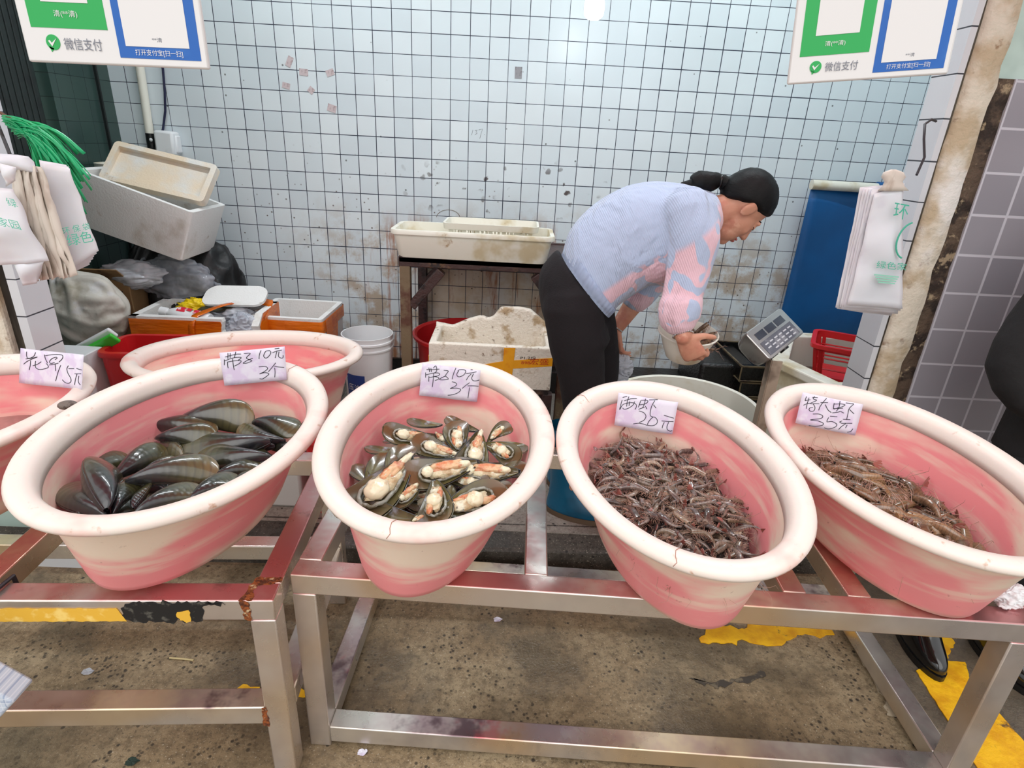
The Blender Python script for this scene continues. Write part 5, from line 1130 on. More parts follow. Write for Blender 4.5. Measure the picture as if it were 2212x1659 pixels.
# opened mussels
M['meat'] = mat('cream_mussel_meat', sr(226, 206, 170), .3, [(sr(196, 164, 124), 45, .48, .62), (sr(240, 230, 206), 30, .56, .68), (sr(92, 78, 62), 70, .64, .72)], bump=(70, .6), sss=.15, coat=.4)
M['muscle'] = mat('pale_adductor_muscle', sr(240, 226, 196), .25, [(sr(222, 196, 160), 40, .52, .66)], sss=.2, coat=.5)
M['roe'] = mat('orange_roe', sr(212, 128, 84), .28, [(sr(186, 86, 52), 50, .54, .66), (sr(226, 182, 140), 30, .5, .64)], bump=(80, .4), sss=.15, coat=.5)
M['mantle'] = mat('grey_mantle_edge', sr(150, 150, 140), .25, [(sr(100, 92, 70), 40, .45, .6)], bump=(60, .5), coat=.6)
def open_mussel(label, W, T, var):
    r = thing('opened_mussel', label, 'mussel', Matrix(), 'opened mussels in the tub')
    obj('valve', valve(-1, W, T, True, flat=.62), [M['mussel']], r, world=False, ang=180)
    # smooth lining of the valve
    q = valve(-1, W * .985, T, False, flat=.55); 
    rows = []
    for i in range(15):
        s = .03 + .95 * i / 14; w_ = mprof(s, W) * .975; cy_ = .010 * math.sin(PI * s) - .004; dz = .62 * T * (math.sin(PI * min(1, s ** .72)) ** .75)
        rows.append([Vector((s * LM_, cy_ + w_ * (j / 6 - 1), -dz * max(0, 1 - abs(j / 6 - 1) ** 2.4) * .8 + .0012)) for j in range(13)])
    q.bm.free(); obj('shell_lining', MB().sheet(rows), M['mussel_in'], r, world=False, ang=180, label='olive inner face of the shell')
    def lump(c, rad, m, nm, seed, amp=.3, fr=2.2, nu=22, nv=14, lab=None):
        def fn(u): p = u * fr + Vector((seed, seed * .7, 0)); return 1 + amp * mnoise.noise(p) + amp * .4 * mnoise.noise(p * 2.7)
        return obj(nm, MB().ball(c, rad, None, nu, nv, fn), m, r, world=False, ang=180, label=lab)
    rows = []; na = 36
    rim_ = [(LM_ * (.48 + .30 * math.cos(a)), .005 + W * .44 * math.sin(a) * (1.0 + .45 * math.cos(a))) for a in np.linspace(0, 2 * PI, na, endpoint=False)]
    q = MB().tube([Vector((x_, y_, .001 + .002 * math.sin(i * 1.9))) for i, (x_, y_) in enumerate(rim_ + rim_[:1])], .0034, 7, cap=False); obj('mantle', q, M['mantle'], r, world=False, ang=180, label='grey mantle fringe')
    lump((LM_ * .46, .004, .002), (.044, .017, .010), M['meat'], 'meat', var * 3.3)
    if var == 0:
        lump((LM_ * .60, .006, .009), (.021, .017, .013), M['muscle'], 'adductor_muscle', 1, .15); lump((LM_ * .34, .0, .008), (.028, .010, .008), M['roe'], 'roe', 2, .35); lump((LM_ * .14, .0, .006), (.022, .006, .006), M['muscle'], 'foot', 3, .25)
    elif var == 1:
        lump((LM_ * .52, .002, .010), (.019, .018, .013), M['muscle'], 'adductor_muscle', 4, .15); lump((LM_ * .66, -.008, .007), (.018, .008, .007), M['roe'], 'roe', 5, .35); lump((LM_ * .40, .014, .006), (.024, .007, .006), M['roe'], 'roe', 6, .35)
    else:
        lump((LM_ * .42, -.002, .008), (.040, .012, .009), M['roe'], 'roe', 7, .4); lump((LM_ * .22, .0, .009), (.016, .008, .008), M['muscle'], 'adductor_muscle', 8, .2); lump((LM_ * .68, .004, .009), (.013, .012, .010), M['muscle'], 'adductor_muscle', 9, .2)
    return r
LABO = 'opened mussel partly covered by others in the middle pink tub'
om = [open_mussel(LABO, .044, .022, 0), open_mussel(LABO, .048, .022, 1), open_mussel(LABO, .041, .021, 2)]
first2 = [True] * 3
LABH = 'empty brown shell partly covered by opened mussels in the middle pink tub'
def half_shell(W, T):
    r = thing('mussel_shell', LABH, 'shell', Matrix(), 'empty shells among the opened mussels')
    obj('valve', valve(-1, W, T, True, flat=.7), M['mussel'], r, world=False, ang=180)
    rows = []
    for i in range(15):
        s = .03 + .95 * i / 14; w_ = mprof(s, W) * .975; cy_ = .010 * math.sin(PI * s) - .004; dz = .7 * T * (math.sin(PI * min(1, s ** .72)) ** .75)
        rows.append([Vector((s * LM_, cy_ + w_ * (j / 6 - 1), -dz * max(0, 1 - abs(j / 6 - 1) ** 2.4) * .85 + .001)) for j in range(13)])
    obj('shell_lining', MB().sheet(rows), M['mussel_in'], r, world=False, ang=180, label='olive inner face of the shell'); return r
hs = half_shell(.046, .022); first3 = [True]
def c9(x, y): return (660 + x / 3.191, 770 + y / 3.191)
def seat2(tip, end, roll=0., tilt=.7):
    d = end - tip; tip = tip - d * .08; d = d * 1.3; s = d.length / LM_; return frame(tip, d, (0, -tilt, 1)) @ Matrix.Rotation(roll, 4, 'X') @ Matrix.Scale(s, 4)
def put_open(F, k, label=None):
    o = om[k]
    if first2[k]: first2[k] = False; o.matrix_world = F
    else: o = dup(o, F)
    o['label'] = label or LABO
def put_half(F, label=None):
    if first3[0]: first3[0] = False; o = hs; o.matrix_world = F
    else: o = dup(hs, F)
    o['label'] = label or LABH
OP = [((715, 705), (350, 1040), .80, .775, 0, .1, 'largest opened mussel, pale meat, slanting down to the left at the front left'), ((1170, 740), (755, 810), .80, .79, 2, 0, 'opened mussel lying level in the centre with a bright red spot by its tip'),
      ((1450, 800), (1060, 780), .785, .78, 2, .1, 'long orange-fleshed opened mussel with its tip pointing right'), ((895, 860), (880, 1120), .79, .775, 1, .2, 'opened mussel with round meat pointing at the viewer at the front'),
      ((930, 1090), (1320, 950), .775, .785, 1, -.1, 'opened mussel with orange-dotted meat at the front right'), ((860, 560), (590, 520), .775, .80, 0, .0, 'opened mussel at the back left of the middle tub'),
      ((1070, 670), (1040, 480), .775, .80, 1, 0, None), ((1060, 690), (790, 590), .775, .79, 0, .2, None), ((1205, 530), (1120, 760), .80, .78, 0, -.3, 'opened mussel with an upright pale tip right of centre'),
      ((1250, 600), (1430, 700), .785, .785, 1, .1, None), ((1260, 580), (1380, 480), .775, .80, 2, .3, None), ((790, 880), (620, 1010), .77, .765, 2, .2, None), ((1010, 860), (1230, 880), .765, .77, 1, 0, None),
      ((760, 720), (830, 880), .77, .765, 2, .3, None), ((720, 1150), (870, 1080), .765, .76, 2, -.2, None), ((900, 530), (960, 600), .77, .775, 0, 0, None), ((1180, 560), (1010, 620), .77, .775, 0, .2, None)]
for i, (a, b, z0, z1, k, rl, lb) in enumerate(OP): put_open(seat2(atz(*c9(*a), z0), atz(*c9(*b), z1), rl), k, lb)
HS = [((930, 470), (740, 450), .79, .80, .3, 'olive empty shell at the back of the middle tub'), ((1180, 510), (1000, 440), .785, .80, .2, None), ((1290, 560), (1400, 500), .78, .80, .1, None), ((1330, 590), (1490, 640), .78, .785, -.2, 'brown empty shell leaning on the right wall of the middle tub'),
      ((1300, 830), (1500, 770), .77, .775, .1, None), ((640, 640), (450, 640), .775, .785, .3, None), ((560, 800), (690, 640), .775, .785, 0, None), ((420, 860), (560, 700), .77, .78, 0, None), ((460, 880), (350, 770), .765, .775, .2, None),
      ((740, 1120), (420, 1070), .765, .76, -.2, 'wide olive empty shell at the front rim of the middle tub'), ((1220, 930), (1390, 900), .755, .765, .1, None), ((960, 1130), (1180, 1100), .755, .755, -.2, None), ((1000, 890), (960, 1010), .775, .775, .5, None), ((620, 560), (560, 590), .775, .78, .1, None)]
for a, b, z0, z1, rl, lb in HS: put_half(seat2(atz(*c9(*a), z0), atz(*c9(*b), z1), rl, .35), lb)
for i in range(26):
    p = in_tub(2, .78, rnd(-.19, -.135)); a = rnd(0, 2 * PI); d = Vector((math.cos(a), math.sin(a), rnd(-.2, .2))).normalized() * rnd(.10, .15); F = seat2(p - d / 2, p + d / 2, rnd(-.4, .4), rnd(-.2, .6))
    if i % 2: put_half(F)
    else: put_open(F, i % 3)

# ------------------------------------------------------------------ shrimps
def shrimp_mat(name, a, b, c_):
    t = NT(name); oi = t.n('ObjectInfo').outputs['Random']; c = t.mix(t.ramp(t.noise(60, detail=3), .4, .62), a, b); c = t.mix(t.ramp(oi, .45, 1, 0, .75), c, c_)
    sg_ = t.math('SINE', t.math('MULTIPLY', t.xyz()['X'], 900.)); c = t.mix(t.math('MULTIPLY', t.ramp(sg_, .5, 1), .4), c, tuple(k * .45 for k in b))
    h = t.n('HueSaturation'); t.L(c, h.inputs['Color']); q_ = t.math('FRACT', t.math('MULTIPLY', oi, 7.31)); t.L(t.ramp(q_, 0, 1, .65, 1.35), h.inputs['Value'])
    t.set(col=h.outputs[0], rough=.22, coat=.7, coatr=.08, sss=.12, spec=.6); t.b.inputs['Subsurface Radius'].default_value = (.01, .006, .004); t.bump(t.noise(160), .15, .002); return t.m
M['shrimp'] = shrimp_mat('small_shrimp_shell', sr(132, 114, 104), sr(90, 74, 70), sr(146, 122, 96))
M['shrimp_big'] = shrimp_mat('large_shrimp_shell', sr(132, 104, 80), sr(100, 76, 58), sr(150, 116, 78))
M['shrimp_leg'] = mat('shrimp_legs', sr(176, 136, 118), .35, rand=.25)
M['shrimp_tail'] = mat('shrimp_tail_fan', sr(128, 72, 62), .3, rand=.3, coat=.5)
M['shrimp_eye'] = mat('shrimp_eye', sr(14, 12, 12), .1)
def shrimp_parts(curl, twist, seed):
    """body along an arc in the XZ plane, head at +x; unit length about 1"""
    random.seed(seed); n = 15; P = []; R = []; T = []
    ang = 1.0; x = 0.; z = 0.; th_ = .25
    for i in range(n + 1):
        s = i / n; P.append(Vector((x, twist * .05 * math.sin(s * 5), z))); T.append(th_)
        r_ = .075 * (math.sin(PI * min(1, (s * .86 + .14)) ** .8) ** .6) * (1 - .45 * s) + .006
        if i > 5: r_ *= .93 + .09 * (i % 2)
        R.append(r_); st = .92 / n; x -= st * math.cos(th_); z += st * math.sin(th_)
        if s > .33: th_ -= curl * .13
    nr = 10; rings = []
    for i in range(n + 1):
        t_ = T[i]; up = Vector((math.sin(t_), 0, math.cos(t_))); sd = Vector((0, 1, 0))
        rings.append([P[i] + up * R[i] * 1.12 * math.sin(2 * PI * k / nr) + sd * R[i] * .78 * math.cos(2 * PI * k / nr) for k in range(nr)])
    body = MB().loft(rings); d0 = Vector((math.cos(.25), 0, -math.sin(.25)))
    body.tube([P[0] + Vector((0, 0, .02)), P[0] + d0 * .07 + Vector((0, 0, .035)), P[0] + d0 * .15 + Vector((0, 0, .055))], [.02, .010, .002], 6)
    tail = MB(); e = P[-1]; td = (P[-1] - P[-2]).normalized()
    for a in (-.55, -.2, .2, .55):
        d = (td + Vector((0, a * 1.1, 0))).normalized(); sdv = d.cross(Vector((0, 0, 1))).normalized(); up = sdv.cross(d)
        tail.loft([[e + d * l + sdv * w_ * math.cos(2 * PI * k / 6) + up * .006 * math.sin(2 * PI * k / 6) for k in range(6)] for l, w_ in ((0, .012), (.05, .028), (.11, .03), (.15, .012))])
    legs = MB()
    for i in range(5):
        b = P[1 + i]; t_ = T[1 + i]; dn = -Vector((math.sin(t_), 0, math.cos(t_)))
        for sd in (-1, 1):
            k1 = b + dn * (R[1 + i] + .05) + Vector((.03 + rnd(-.02, .03), sd * .045, 0)); k2 = k1 + dn * .07 + Vector((-.06 + rnd(-.03, .05), sd * rnd(-.01, .03), 0)); legs.tube([b + dn * R[1 + i] * .7, k1, k2], [.009, .006, .003], 5)
    for i in range(7, 12):
        b = P[i]; t_ = T[i]; dn = -Vector((math.sin(t_), 0, math.cos(t_)))
        for sd in (-1, 1): legs.tube([b + dn * R[i] * .8, b + dn * (R[i] + .05) + Vector((-.03, sd * .03, 0))], [.014, .004], 5)
    for sd in (-1, 1):
        a0 = P[0] + Vector((.02, sd * .02, 0)); legs.tube([a0, a0 + Vector((.16, sd * .05, .05)), a0 + Vector((.30 + rnd(-.05, .1), sd * rnd(.05, .2), rnd(-.02, .12))), a0 + Vector((.38, sd * rnd(.1, .3), rnd(-.1, .05)))], [.006, .004, .003, .0015], 5)
        legs.tube([a0 + Vector((0, 0, -.02)), a0 + Vector((.09, sd * .03, -.02)), a0 + Vector((.14, sd * .06, -.05))], [.008, .006, .002], 5)
    eye = MB()
    for sd in (-1, 1): eye.ball(P[0] + Vector((.035, sd * .045, .018)), .017, None, 8, 6)
    return body, tail, legs, eye
def make_shrimp(nm, label, group, m, curl, twist, seed, S):
    body, tail, legs, eye = shrimp_parts(curl, twist, seed)
    for q in (body, tail, legs, eye): q.bm.transform(Matrix.Scale(S, 4) @ Matrix.Translation((.45, 0, -.03)))
    o = obj(nm, body, m, None, world=False, ang=60); tag(o, label, 'shrimp', group); RM[o.name] = Matrix()
    obj('tail_fan', tail, M['shrimp_tail'], o, world=False, ang=60); obj('legs_and_feelers', legs, M['shrimp_leg'], o, world=False, ang=180); obj('eyes', eye, M['shrimp_eye'], o, world=False, ang=180)
    return o
def lie(p, a, roll, pitch): return Matrix.Translation(p) @ Matrix.Rotation(a, 4, 'Z') @ Matrix.Rotation(pitch, 4, 'Y') @ Matrix.Rotation(roll, 4, 'X')
def pile(k, nm, label, group, m, S, count, lvl, dome, seed, bias=None, basecol=None):
    T = TUBS[k]; F = T['F']; s = T['sc']; protos = [make_shrimp(nm, label, group, m, c_, tw, sd, S) for c_, tw, sd in ((1.3, .3, 1), (.7, -.6, 2), (1.9, .5, 3), (.25, .8, 4), (1.0, -1.0, 5))]
    ins = .052 - lvl * .28 + .02; A_, B_ = (TA - ins) * s, (TB - ins) * s
    def hgt(x_, y_): r2 = (x_ / A_) ** 2 + (y_ / B_) ** 2; return lvl + dome * (1 - r2) + .012 * fbm((x_ * 1., y_, seed), 14, 3)
    # the packed mass under the individuals
    G = []
    for i in range(23):
        row = []
        for j in range(64): a = 2 * PI * j / 64; r_ = i / 22 * 1.04; x_, y_ = A_ * r_ * math.cos(a), B_ * r_ * math.sin(a); row.append(F @ Vector((x_, y_, (hgt(x_, y_) - .026 + .014 * fbm((x_, y_, seed + 3), 60, 2)) * s)))
        G.append(row)
    q = MB(); q.loft([r_ for r_ in G[1:]], cap=False); q.f([q.v(p) for p in G[1]])
    bmesh.ops.remove_doubles(q.bm, verts=q.bm.verts[:], dist=1e-4)
    tag(obj(nm + '_heap', q, basecol, ang=180), 'packed mass of shrimps under the top layer, ' + ('small dark ones' if k == 3 else 'large brown ones'), 'shrimps', kind='stuff')
    random.seed(seed); used = [False] * 5; g = 0; pts = []
    while g < count:
        a = rnd(0, 2 * PI); r_ = math.sqrt(random.random()) * (1.0 if S < .1 else .88); x_, y_ = A_ * r_ * math.cos(a), B_ * r_ * math.sin(a)
        if any((x_ - u) ** 2 + (y_ - v) ** 2 < (S * .16) ** 2 for u, v in pts) and random.random() < .93: continue
        pts.append((x_, y_)); ly = g / count
        p = F @ Vector((x_, y_, (hgt(x_, y_) - .012 + .02 * ly) * s)); an = rnd(0, 2 * PI) if bias is None or random.random() < .25 else bias + rnd(-.4, .4) + (PI if random.random() < .5 else 0)
        rl = random.choice((PI / 2, -PI / 2)) + rnd(-.5, .5) if random.random() < .8 else rnd(-.6, .6)
        e = (x_ / A_) ** 2 + (y_ / B_) ** 2
        if S > .1 and e > .35: an = math.atan2(*reversed((T['F'].to_3x3() @ Vector((-y_ / B_ * A_, x_ / A_ * B_, 0))).to_2d())) + rnd(-.35, .35) + (PI if random.random() < .5 else 0)
        Mx = lie(p, an, rl, rnd(-.28, .28)) @ Matrix.Scale(rnd(.82, 1.18), 4) @ Matrix.Diagonal((1, 1.1, 1.15, 1) if S < .1 else (1, 1.35, 1.5, 1)); i = random.randrange(5)
        if not used[i]: used[i] = True; protos[i].matrix_world = Mx
        else: dup(protos[i], Mx)
        g += 1
M['heap_small'] = mat('wet_small_shrimp_mass', sr(66, 52, 50), .25, [(sr(104, 84, 74), 70, .5, .6), (sr(36, 28, 28), 40, .52, .62)], bump=(120, .8), coat=.5)
M['heap_big'] = mat('wet_large_shrimp_mass', sr(86, 64, 48), .25, [(sr(122, 94, 66), 50, .5, .6), (sr(52, 38, 30), 34, .52, .62)], bump=(90, .8), coat=.5)
pile(3, 'shrimp', 'small dark shrimp in the heap of the tub priced 20', 'small shrimps heaped in the third tub', M['shrimp'], .078, 300, -.135, .022, 21, None, M['heap_small'])
pile(4, 'large_shrimp', 'large brown shrimp in the heap of the rightmost tub priced 35', 'large shrimps heaped in the rightmost tub', M['shrimp_big'], .125, 130, -.165, .02, 33, math.radians(-28), M['heap_big'])
# clam left on the rim between the two left tubs
q = MB().ball(atz(146, 875, .868), (.021, .014, .011), rotz(.3).to_3x3().to_4x4(), 18, 12); tag(obj('clam', q, mat('grey_clam_shell', sr(112, 100, 92), .35, [(sr(80, 68, 62), 60, .48, .6)], bump=(200, .3))), 'small grey clam lying on the rim of the leftmost tub', 'clam')
# clams and water in the leftmost tub
T0 = TUBS[0]; q = MB(); q.lathe([(.001, 0), (.26, 0), (.27, -.006), (.001, -.01)], 48, T0['F'] @ Matrix.Translation((0, 0, -.15)), sx=1.12, sy=.66)
tag(obj('water', q, water_mat('pinkish_tub_water', sr(170, 120, 116))), 'shallow cloudy water in the leftmost tub', 'water')

# cracks across the rims of two tubs
def project(p):
    d = Vector(p) - CAM; c = Vector((_X.x * d.x + _N.x * d.y - _D.x * d.z, _X.y * d.x + _N.y * d.y - _D.y * d.z, _X.z * d.x + _N.z * d.y - _D.z * d.z)); return CX + FPX * c.x / c.z, CY + FPX * c.y / c.z
M['crack'] = mat('crack_line', sr(176, 120, 100), .7)
for k, px, py in ((2, 842, 1148), (3, 1456, 1208), (1, 632, 798), (3, 1252, 848)):
    T = TUBS[k]; s_ = T['sc']; best = min((2 * PI * i / 720 for i in range(720)), key=lambda a: math.dist(project(T['F'] @ Vector(((TA - .02) * s_ * math.cos(a), (TB - .02) * s_ * math.sin(a), .006))), (px, py)))
    pts = [T['F'] @ Vector(((TA + d) * s_ * math.cos(best + .012 * math.sin(i * 2)), (TB + d) * s_ * math.sin(best + .012 * math.sin(i * 2)), z * s_ + (.0004 if z > -.01 else 0))) for i, (d, z) in enumerate(((-.049, -.010), (-.040, .0025), (-.026, .0064), (-.012, .0054), (-.003, .0005), (.0008, -.008)))]
    obj('rim_crack', MB().tube(pts, .0006, 5), M['crack'], T['root'], ang=180, label='dark crack across the rim')
# ------------------------------------------------------------------ people
M['skin'] = mat('warm_skin', sr(206, 148, 122), .5, [(sr(190, 122, 102), 9, .5, .7), (sr(216, 164, 138), 24, .55, .7)], bump=(160, .08), sss=.12)
M['lip'] = mat('lips', sr(178, 96, 88), .45)
def hair_mat():
    t = NT('black_hair'); t.set(col=t.mix(t.ramp(t.noise(40, (1, 1, 1), detail=4), .45, .7), sr(5, 5, 6), sr(14, 13, 14)), rough=.55, spec=.25); t.bump(t.noise(60, (1, .25, 1), detail=5, rough=.7), .5, .004); return t.m
M['hair'] = hair_mat()
M['trouser'] = mat('dark_brown_black_trousers', sr(21, 16, 20), .9, [(sr(15, 11, 15), 5, .5, .7)], bump=(180, .25))
def sweater_mat():
    t = NT('pale_blue_knit'); X = t.xyz(); blue, pink = sr(184, 200, 228), sr(236, 198, 210)
    q = t.math('ADD', t.math('SUBTRACT', t.math('MULTIPLY', t.math('SUBTRACT', X['X'], .03), .8), X['Z']), 1.0)   # patterned towards the front and the sleeves
    pat = t.ramp(t.noise(10, (1, 1, .8), detail=1, dist=1.6), .50, .53)
    c = t.mix(t.math('MULTIPLY', pat, t.ramp(q, .05, .08)), blue, pink)
    t.set(col=c, rough=.9, sheen=.4)
    kn = t.math('MULTIPLY', t.math('SINE', t.math('MULTIPLY', t.math('ADD', X['X'], t.math('MULTIPLY', X['Z'], .5)), 900)), .3)
    b1 = t.n('Bump'); t.L(t.noise(4.5, (1, 1, .5), detail=3, dist=1.2, rot=(0, .7, 0)), b1.inputs['Height']); b1.inputs['Strength'].default_value = .75; b1.inputs['Distance'].default_value = .07
    b2 = t.n('Bump'); t.L(t.math('ADD', kn, t.noise(300)), b2.inputs['Height']); b2.inputs['Strength'].default_value = .35; b2.inputs['Distance'].default_value = .006; t.L(b1.outputs[0], b2.inputs['Normal']); t.L(b2.outputs[0], t.b.inputs['Normal']); return t.m
M['sweater'] = sweater_mat()
M['rib'] = mat('pale_blue_ribbing', sr(198, 212, 236), .9, sheen=.3)
M['boot_blue'] = mat('blue_rubber_boot', sr(8, 96, 132), .3, [(sr(6, 76, 106), 4, .5, .7)])
M['boot_sole'] = mat('brown_boot_sole', sr(96, 78, 60), .7)
M['boot_black'] = mat('black_rubber_boot', sr(14, 14, 16), .12, coat=.6)
M['jacket_black'] = mat('black_jacket', sr(18, 18, 19), .85, [(sr(28, 28, 30), 6, .5, .7)], bump=(60, .2))

def ell_ring(p, q, hw, n=24, yc=None, sq=1.0):
    """ring through p (back) and q (front) in the XZ plane, half-width hw along Y"""
    c = (p + q) / 2; a = (q - p) / 2; out = []
    for k in range(n):
        t_ = 2 * PI * k / n; out.append(c + a * math.cos(t_) + Vector((0, 1, 0)) * hw * math.copysign(abs(math.sin(t_)) ** sq, math.sin(t_)))
    return out
def smooth_rings(R, m=3):
    out = []; n = len(R)
    for i in range(n - 1):
        a, b, c, d = R[max(0, i - 1)], R[i], R[i + 1], R[min(n - 1, i + 2)]
        for k in range(m):
            t_ = k / m; out.append([.5 * ((2 * q) + (r_ - p) * t_ + (2 * p - 5 * q + 4 * r_ - s) * t_ ** 2 + (3 * q - p - 3 * r_ + s) * t_ ** 3) for p, q, r_, s in zip(a, b, c, d)])
    return out + [R[-1]]
def curve_tube(q, pts, rad, n=16, m=4, cap=True):
    P = [Vector(p) for p in pts]; pp = []; rr = []; L = len(P)
    for i in range(L - 1):
        a, b, c, d = P[max(0, i - 1)], P[i], P[i + 1], P[min(L - 1, i + 2)]
        for k in range(m):
            t_ = k / m; pp.append(.5 * ((2 * b) + (c - a) * t_ + (2 * a - 5 * b + 4 * c - d) * t_ ** 2 + (3 * b - a - 3 * c + d) * t_ ** 3)); rr.append(rad[i] + (rad[i + 1] - rad[i]) * t_)
    return q.tube(pp + [P[-1]], rr + [rad[-1]], n, round_=True)
def add_hand(q, wrist, xd, dorsal, curls, spread=.06, thumb=(.55, .75, -.25), s=1.0, tcurl=.5, mirror=1):
    """palm, five fingers and thumb added to q; xd wrist->knuckles, dorsal = back of the hand"""
    x = Vector(xd).normalized(); z = Vector(dorsal); z = (z - x * z.dot(x)).normalized(); y = z.cross(x) * mirror
    W = lambda a, b, c: Vector(wrist) + (x * a + y * b + z * c) * s
    rings = []
    for a, hw, ht in ((-.02, .024, .019), (.0, .025, .018), (.02, .031, .017), (.05, .038, .016), (.075, .040, .0145), (.092, .037, .011)):
        rings.append([W(a, hw * math.cos(2 * PI * k / 16), ht * math.sin(2 * PI * k / 16)) for k in range(16)])
    q.loft(rings)
    q.ball(W(.03, .022, -.008), .017 * s)
    for i, (by, ln) in enumerate(((.028, .072), (.0095, .080), (-.0095, .074), (-.027, .058))):
        ang = 0; c = curls[i]; a = .084 - abs(by - .01) * .25; b = by; h = .0; sp = (by / .028) * spread
        pts = [W(a, b, h)]; rad = [.0098]
        for seg, fr in enumerate((.46, .30, .24)):
            ang += c * (.9, 1.1, .8)[seg]; l = ln * fr; a += l * math.cos(ang) * math.cos(sp); b += l * math.sin(sp) * math.cos(ang); h -= l * math.sin(ang)
            pts.append(W(a, b, h)); rad.append((.0092, .0084, .0072)[seg])
        q.tube(pts, [r_ * s for r_ in rad], 10, round_=True)
    t_ = Vector(thumb).normalized(); p0 = (.022, .026, -.004); p1 = tuple(p0[i] + t_[i] * .034 for i in range(3)); t2 = Vector((t_.x + tcurl * .6, t_.y - tcurl, t_.z - tcurl * .3)).normalized(); p2 = tuple(p1[i] + t2[i] * .030 for i in range(3)); p3 = tuple(p2[i] + t2[i] * .014 for i in range(3))
    q.tube([W(*p0), W(*p1), W(*p2), W(*p3)], [.0135 * s, .0112 * s, .0096 * s, .008 * s], 10, round_=True)

def add_head(q, O, F, U, S, s=1.0):
    """skull, jaw, nose, chin and ears around O (mid-head); F forward, U up, S side"""
    B = basis(Vector((0, 0, 0)), S, F, U).to_3x3().to_4x4(); W = lambda f, u, d=0.: O + (F * f + U * u + S * d) * s
    q.ball(W(-.008, .034), (.073 * s, .085 * s, .084 * s), B, 28, 20)
    q.ball(W(.024, -.02), (.061 * s, .062 * s, .078 * s), B, 24, 16)
    q.ball(W(.034, -.062), (.049 * s, .045 * s, .050 * s), B, 20, 14); q.ball(W(.060, -.096), (.022 * s, .019 * s, .018 * s), B, 14, 10)
    for d in (-1, 1):
        q.ball(W(.052, -.028, .032 * d), (.022 * s, .024 * s, .024 * s), B, 14, 10); q.ball(W(.069, .018, .028 * d), (.024 * s, .010 * s, .009 * s), B, 14, 8)
        q.ball(W(-.008, .003, .073 * d), (.009 * s, .018 * s, .031 * s), B @ Matrix.Rotation(-.22, 4, 'X'), 14, 12); q.ball(W(-.016, .008, .079 * d), (.006 * s, .012 * s, .024 * s), B @ Matrix.Rotation(-.22, 4, 'X'), 12, 10)
        q.ball(W(.088, -.038, .011 * d), (.007 * s, .008 * s, .007 * s), B, 10, 8); q.ball(W(.071, -.002, .031 * d), (.015 * s, .010 * s, .008 * s), B, 12, 8)
    q.tube([W(.080, .016), W(.089, -.012), W(.0985, -.034)], [.0075 * s, .009 * s, .0115 * s], 10, round_=True)
    q.ball(W(.068, -.066), (.024 * s, .017 * s, .015 * s), B, 14, 10)
def face_parts(r, O, F, U, S, s=1.0, sides=(-1, 1)):
    B = basis(Vector((0, 0, 0)), S, F, U).to_3x3().to_4x4(); W = lambda f, u, d=0.: O + (F * f + U * u + S * d) * s
    q = MB(); q.ball(W(.083, -.0605), (.019 * s, .0075 * s, .0052 * s), B, 16, 10); q.ball(W(.0815, -.071), (.017 * s, .0075 * s, .0060 * s), B, 16, 10); obj('lips', q, M['lip'], r, ang=180)
    for d in sides:
        q = MB(); q.tube([W(.066, -.0015, .047 * d), W(.0765, -.0055, .038 * d), W(.079, -.0060, .028 * d), W(.076, -.0035, .018 * d)], [.0010, .0022, .0022, .0010], 7, round_=True); obj('eyelashes', q, M['hair'], r, ang=180)
        q = MB(); q.tube([W(.056, .021, .052 * d), W(.069, .026, .041 * d), W(.0755, .025, .028 * d), W(.078, .021, .016 * d)], [.0012, .0022, .0026, .0016], 7, round_=True); obj('eyebrow', q, M['hair'], r, ang=180)
def hair_cap(r, O, F, U, S, bound, s=1.0, grow=1.0):
    B = basis(Vector((0, 0, 0)), S, F, U); q = MB(); q.ball((0, 0, 0), (.083 * grow, .098 * grow, .096 * grow), None, 56, 40)
    fs = [b[0] for b in bound]; us = [b[1] for b in bound]
    for v in q.bm.verts:
        f = v.co.y - .012; u = v.co.z + .036; ub = float(np.interp(f, fs, us))
        n_ = .0022 * fbm((v.co.x * 1.5, f * 4, u * 1.5), 22, 3)
        k = 1 + n_ / .09
        if u < ub: k *= max(.80, 1 - (ub - u) * 9)
        v.co *= k
        v.co = Vector((v.co.x, v.co.y - .012, v.co.z + .036)) * s
    q.bm.transform(Matrix.Translation(O) @ B); return obj('hair', q, M['hair'], r, ang=180)

# the fishmonger bending over the tanks
YW = 2.06
O = at(1599, 449, YW - .01); U = (at(1682, 393, YW - .01) - O).normalized(); F = (at(1655, 532, YW - .01) - O); F = (F - U * F.dot(U)).normalized(); F = (F + Vector((0, .10, 0))); F = (F - U * F.dot(U)).normalized(); S = F.cross(U)
if S.y > 0: S = -S      # S points to the camera side
rw = thing('person', 'woman in a pale blue and pink sweater bending over a bowl of shrimps', 'person', (.27, YW, FIN))
q = MB(); add_head(q, O, F, U, S)
hd = lambda f, u, d=0.: O + F * f + U * u + S * d
